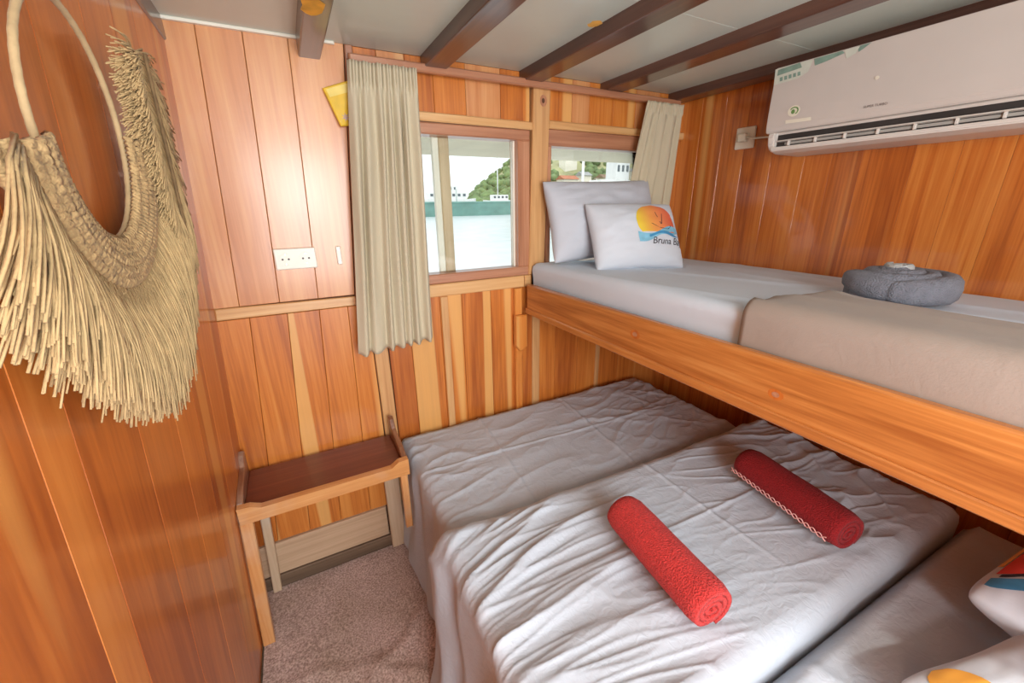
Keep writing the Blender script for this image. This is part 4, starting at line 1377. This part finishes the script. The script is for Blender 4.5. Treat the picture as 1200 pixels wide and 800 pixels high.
# socket for the air conditioner and its cord
s2 = thing('wall_socket', 'cream socket with a plug beside the air conditioner', 'socket', (XR, -0.345, 1.70))
F = wall_frame((XR, -0.343, 1.702), (-1, 0, 0), (0, 0, 1))
fbox('plate', F, -0.042, 0.042, -0.042, 0.042, 0.0005, 0.012, M['white_plastic'], s2, 0.004, 2)
fdisc('outlet', F, 0, 0, 0.024, 0.012, 0.015, M['white_plastic'], s2)
fbox('plug', F, -0.016, 0.018, -0.016, 0.016, 0.015, 0.038, M['badge_cream'], s2, 0.005, 2)
tube('cord', [(XR - 0.028, -0.360, 1.702), (XR - 0.030, -0.40, 1.693), (XR - 0.03, -0.46, 1.690), (XR - 0.025, -0.535, 1.690)], 0.0035, M['white_plastic'], s2)

# ------------------------------------------------------------------ outside: deck roof edge, harbour, hill
M['soffit'] = plain('cream_soffit', (0.62, 0.56, 0.38), 0.5, var=0.06)
M['water'] = plain('harbour_water', (0.60, 0.66, 0.68), 0.25, var=0.08, vscale=0.5, bump=(1.2, 0.4))
M['hull_green'] = plain('green_hull', (0.17, 0.33, 0.29), 0.4, var=0.15, vscale=0.4)
M['boat_white'] = plain('boat_white', (0.80, 0.81, 0.80), 0.4, var=0.05, vscale=0.5)
M['boat_window'] = plain('boat_window', (0.10, 0.13, 0.15), 0.2, var=0.1)
M['hill'] = plain('dry_hillside', (0.38, 0.38, 0.20), 0.9, var=0.35, vscale=0.09)
M['leaf'] = plain('hill_foliage', (0.17, 0.24, 0.10), 0.9, var=0.45, vscale=0.25)
M['house'] = plain('house_wall', (0.78, 0.74, 0.64), 0.7, var=0.08, vscale=0.3)
M['roof_red'] = plain('red_roof', (0.46, 0.17, 0.09), 0.8, var=0.2, vscale=0.5)
M['roof_grey'] = plain('grey_roof', (0.36, 0.37, 0.37), 0.8, var=0.2, vscale=0.5)
M['roof_brown'] = plain('brown_roof', (0.26, 0.17, 0.11), 0.8, var=0.2, vscale=0.5)
sf = box('deck_roof', -0.6, 3.2, 0.06, 0.60, 1.690, 1.735, M['soffit'], None, 0.004)
sf['kind'] = 'structure'
sf.name = 'trim_1'
WZ = -1.6
wt = grid_mesh('water', lambda u, v: Vector((-150 + 700 * u, 2.0 + 500 * v, WZ)), 2, 2, M['water'], smooth=False)
wt['kind'] = 'stuff'
tag(wt, 'pale glittering harbour water outside the cabin windows', 'water')

def ship(name, label, x0, x1, y, z1, beam, mat, group=None):
    t = thing(name, label, 'boat', ((x0 + x1) / 2, y, WZ), group)
    L_ = x1 - x0
    prof = [(0.0, 0.25), (0.04, 0.7), (0.12, 1.0), (0.85, 1.0), (0.95, 0.6), (1.0, 0.05)]
    vs, fs = [], []
    for s, w in prof:
        x = x0 + L_ * s
        hz = z1 + 0.10 * (z1 - WZ) * (2 * abs(s - 0.45)) ** 2
        vs += [Vector((x, y - beam / 2 * w, hz)), Vector((x, y - beam / 2 * w * 0.75, WZ - 0.2)), Vector((x, y + beam / 2 * w * 0.75, WZ - 0.2)), Vector((x, y + beam / 2 * w, hz))]
    for i in range(len(prof) - 1):
        a_ = i * 4
        for k in range(4):
            fs.append((a_ + k, a_ + (k + 1) % 4, a_ + 4 + (k + 1) % 4, a_ + 4 + k))
    fs += [(0, 1, 2, 3), (len(vs) - 1, len(vs) - 2, len(vs) - 3, len(vs) - 4)]
    child_local(mesh('hull', vs, fs, mat), t)
    return t
def cabin_block(t, x0, x1, y0, y1, z0, z1, nwin):
    o = box('deckhouse', x0, x1, y0, y1, z0, z1, M['boat_white'], t, 0.1, 1)
    for i in range(nwin):
        a_ = x0 + (x1 - x0) * (i + 0.25) / nwin
        w_ = box('porthole', a_, a_ + (x1 - x0) * 0.5 / nwin, y0 - 0.06, y0 + 0.02, z0 + (z1 - z0) * 0.45, z0 + (z1 - z0) * 0.8, M['boat_window'], o, 0.0)
def mast(t, x, y, z0, z1, r=0.14):
    tube('mast', [(x, y, z0), (x, y, (z0 + z1) / 2), (x, y, z1)], r, M['boat_white'], t, 6)
g = ship('moored_ship', 'long green hulled ship moored across the harbour', 27, 74, 118, 2.0, 7.5, M['hull_green'])
box('gunwale', 30, 70, 114.1, 114.4, 2.0, 2.4, M['hull_green'], g, 0.05, 1)
mast(g, 66, 118, 2.0, 19, 0.35); mast(g, 45, 118, 2.0, 13, 0.15)
y1_ = ship('yacht', 'white motor yacht with two decks behind the green ship', 38, 58, 134, 3.0, 5, M['boat_white'])
cabin_block(y1_, 41, 54, 132, 136, 3.2, 5.4, 7); cabin_block(y1_, 44, 51, 132.4, 135.6, 5.4, 7.4, 4); mast(y1_, 47, 134, 7.4, 16)
y2_ = ship('yacht', 'white sailing boat with a single mast behind the green ship', 60, 73, 132, 2.6, 4, M['boat_white'])
cabin_block(y2_, 63, 69, 130.8, 133.2, 2.6, 4.6, 4); mast(y2_, 65.5, 132, 4.6, 22, 0.2)
y3_ = ship('yacht', 'small white boat with a pair of masts beyond the sash stile', 26, 36, 132, 2.6, 4, M['boat_white'])
cabin_block(y3_, 28, 33, 130.8, 133.2, 2.6, 5.0, 3); mast(y3_, 29.5, 132, 5.0, 15); mast(y3_, 32.5, 132, 5.0, 12)
y4_ = ship('ferry', 'tall white ferry seen through the window above the pillows', 88, 112, 118, 3.2, 8, M['boat_white'])
cabin_block(y4_, 96, 110, 114.5, 121, 3.4, 9.0, 6); cabin_block(y4_, 103, 109, 115, 120.5, 9.0, 15.0, 3)
mast(y4_, 85 + 6, 118, 3.2, 17, 0.5)

def hill_z(x, y):
    s = smooth(58, 152, x - 0.45 * (y - 200))
    r = smooth(150, 260, y) * (1 - 0.3 * smooth(330, 480, y))
    return WZ + 1.0 + s * (6 + 42 * r) + s * 6 * fbm(x * 0.02, y * 0.02, 1.0, 3)
def hill_fn(u, v):
    x = 20 + 480 * u
    y = 146 + 330 * v
    return Vector((x, y, hill_z(x, y) - (0 if v > 0 else 4)))
hl = grid_mesh('hill', hill_fn, 70, 50, M['hill'])
hl['kind'] = 'structure'
rt = random.Random(5)
hs = [(118, 165), (131, 170), (146, 172), (158, 176), (172, 180), (140, 196), (165, 205), (182, 200), (112, 180), (188, 178), (200, 190), (154, 222)]
V, Fc = [], []
ico = bmesh.new()
bmesh.ops.create_icosphere(ico, subdivisions=1, radius=1.0)
iv = [v.co.copy() for v in ico.verts]
iff = [tuple(v.index for v in fc_.verts) for fc_ in ico.faces]
ico.free()
for i in range(1500):
    y_ = 150 + 180 * rt.random() ** 1.3
    x = rt.uniform(0.42, 1.25) * y_
    r_ = rt.uniform(1.2, 2.9)
    z = hill_z(x, y_)
    if z < WZ + 2.0 or any(abs(x - hx_) < 9 and abs(y_ - hy_) < 8 for hx_, hy_ in hs):
        continue
    o_ = len(V)
    for p_ in iv:
        V.append(Vector((x + p_.x * r_ * 1.2, y_ + p_.y * r_, z + 0.5 * r_ + p_.z * r_ * rt.uniform(0.8, 1.1))))
    Fc += [tuple(k + o_ for k in q_) for q_ in iff]
tr = mesh('hillside_trees', V, Fc, M['leaf'], None, True)
tr['kind'] = 'stuff'
tag(tr, 'green trees and scrub scattered over the far hillside', 'trees')
for i, (x, y_) in enumerate(hs):
    z = hill_z(x, y_)
    w, h_ = rt.uniform(5, 9), rt.uniform(3.5, 5.5)
    rc = ('red', 'grey', 'brown')[i % 3]
    t = thing('house', 'small pale house with a %s roof on the far hillside' % rc, 'house', (x, y_, z), 'pale houses with %s roofs on the far hillside' % rc)
    box('walls', x - w / 2, x + w / 2, y_ - 3, y_ + 3, z - 3, z + h_, M['house'], t, 0.05, 1)
    vs = [Vector(p_) for p_ in ((x - w / 2 - 0.4, y_ - 3.5, z + h_), (x + w / 2 + 0.4, y_ - 3.5, z + h_), (x + w / 2 + 0.4, y_ + 3.5, z + h_), (x - w / 2 - 0.4, y_ + 3.5, z + h_), (x - w / 2 - 0.4, y_, z + h_ + 1.8), (x + w / 2 + 0.4, y_, z + h_ + 1.8))]
    child_local(mesh('roof', vs, [(0, 1, 5, 4), (2, 3, 4, 5), (0, 4, 3), (1, 2, 5), (3, 2, 1, 0)], M['roof_' + rc]), t)
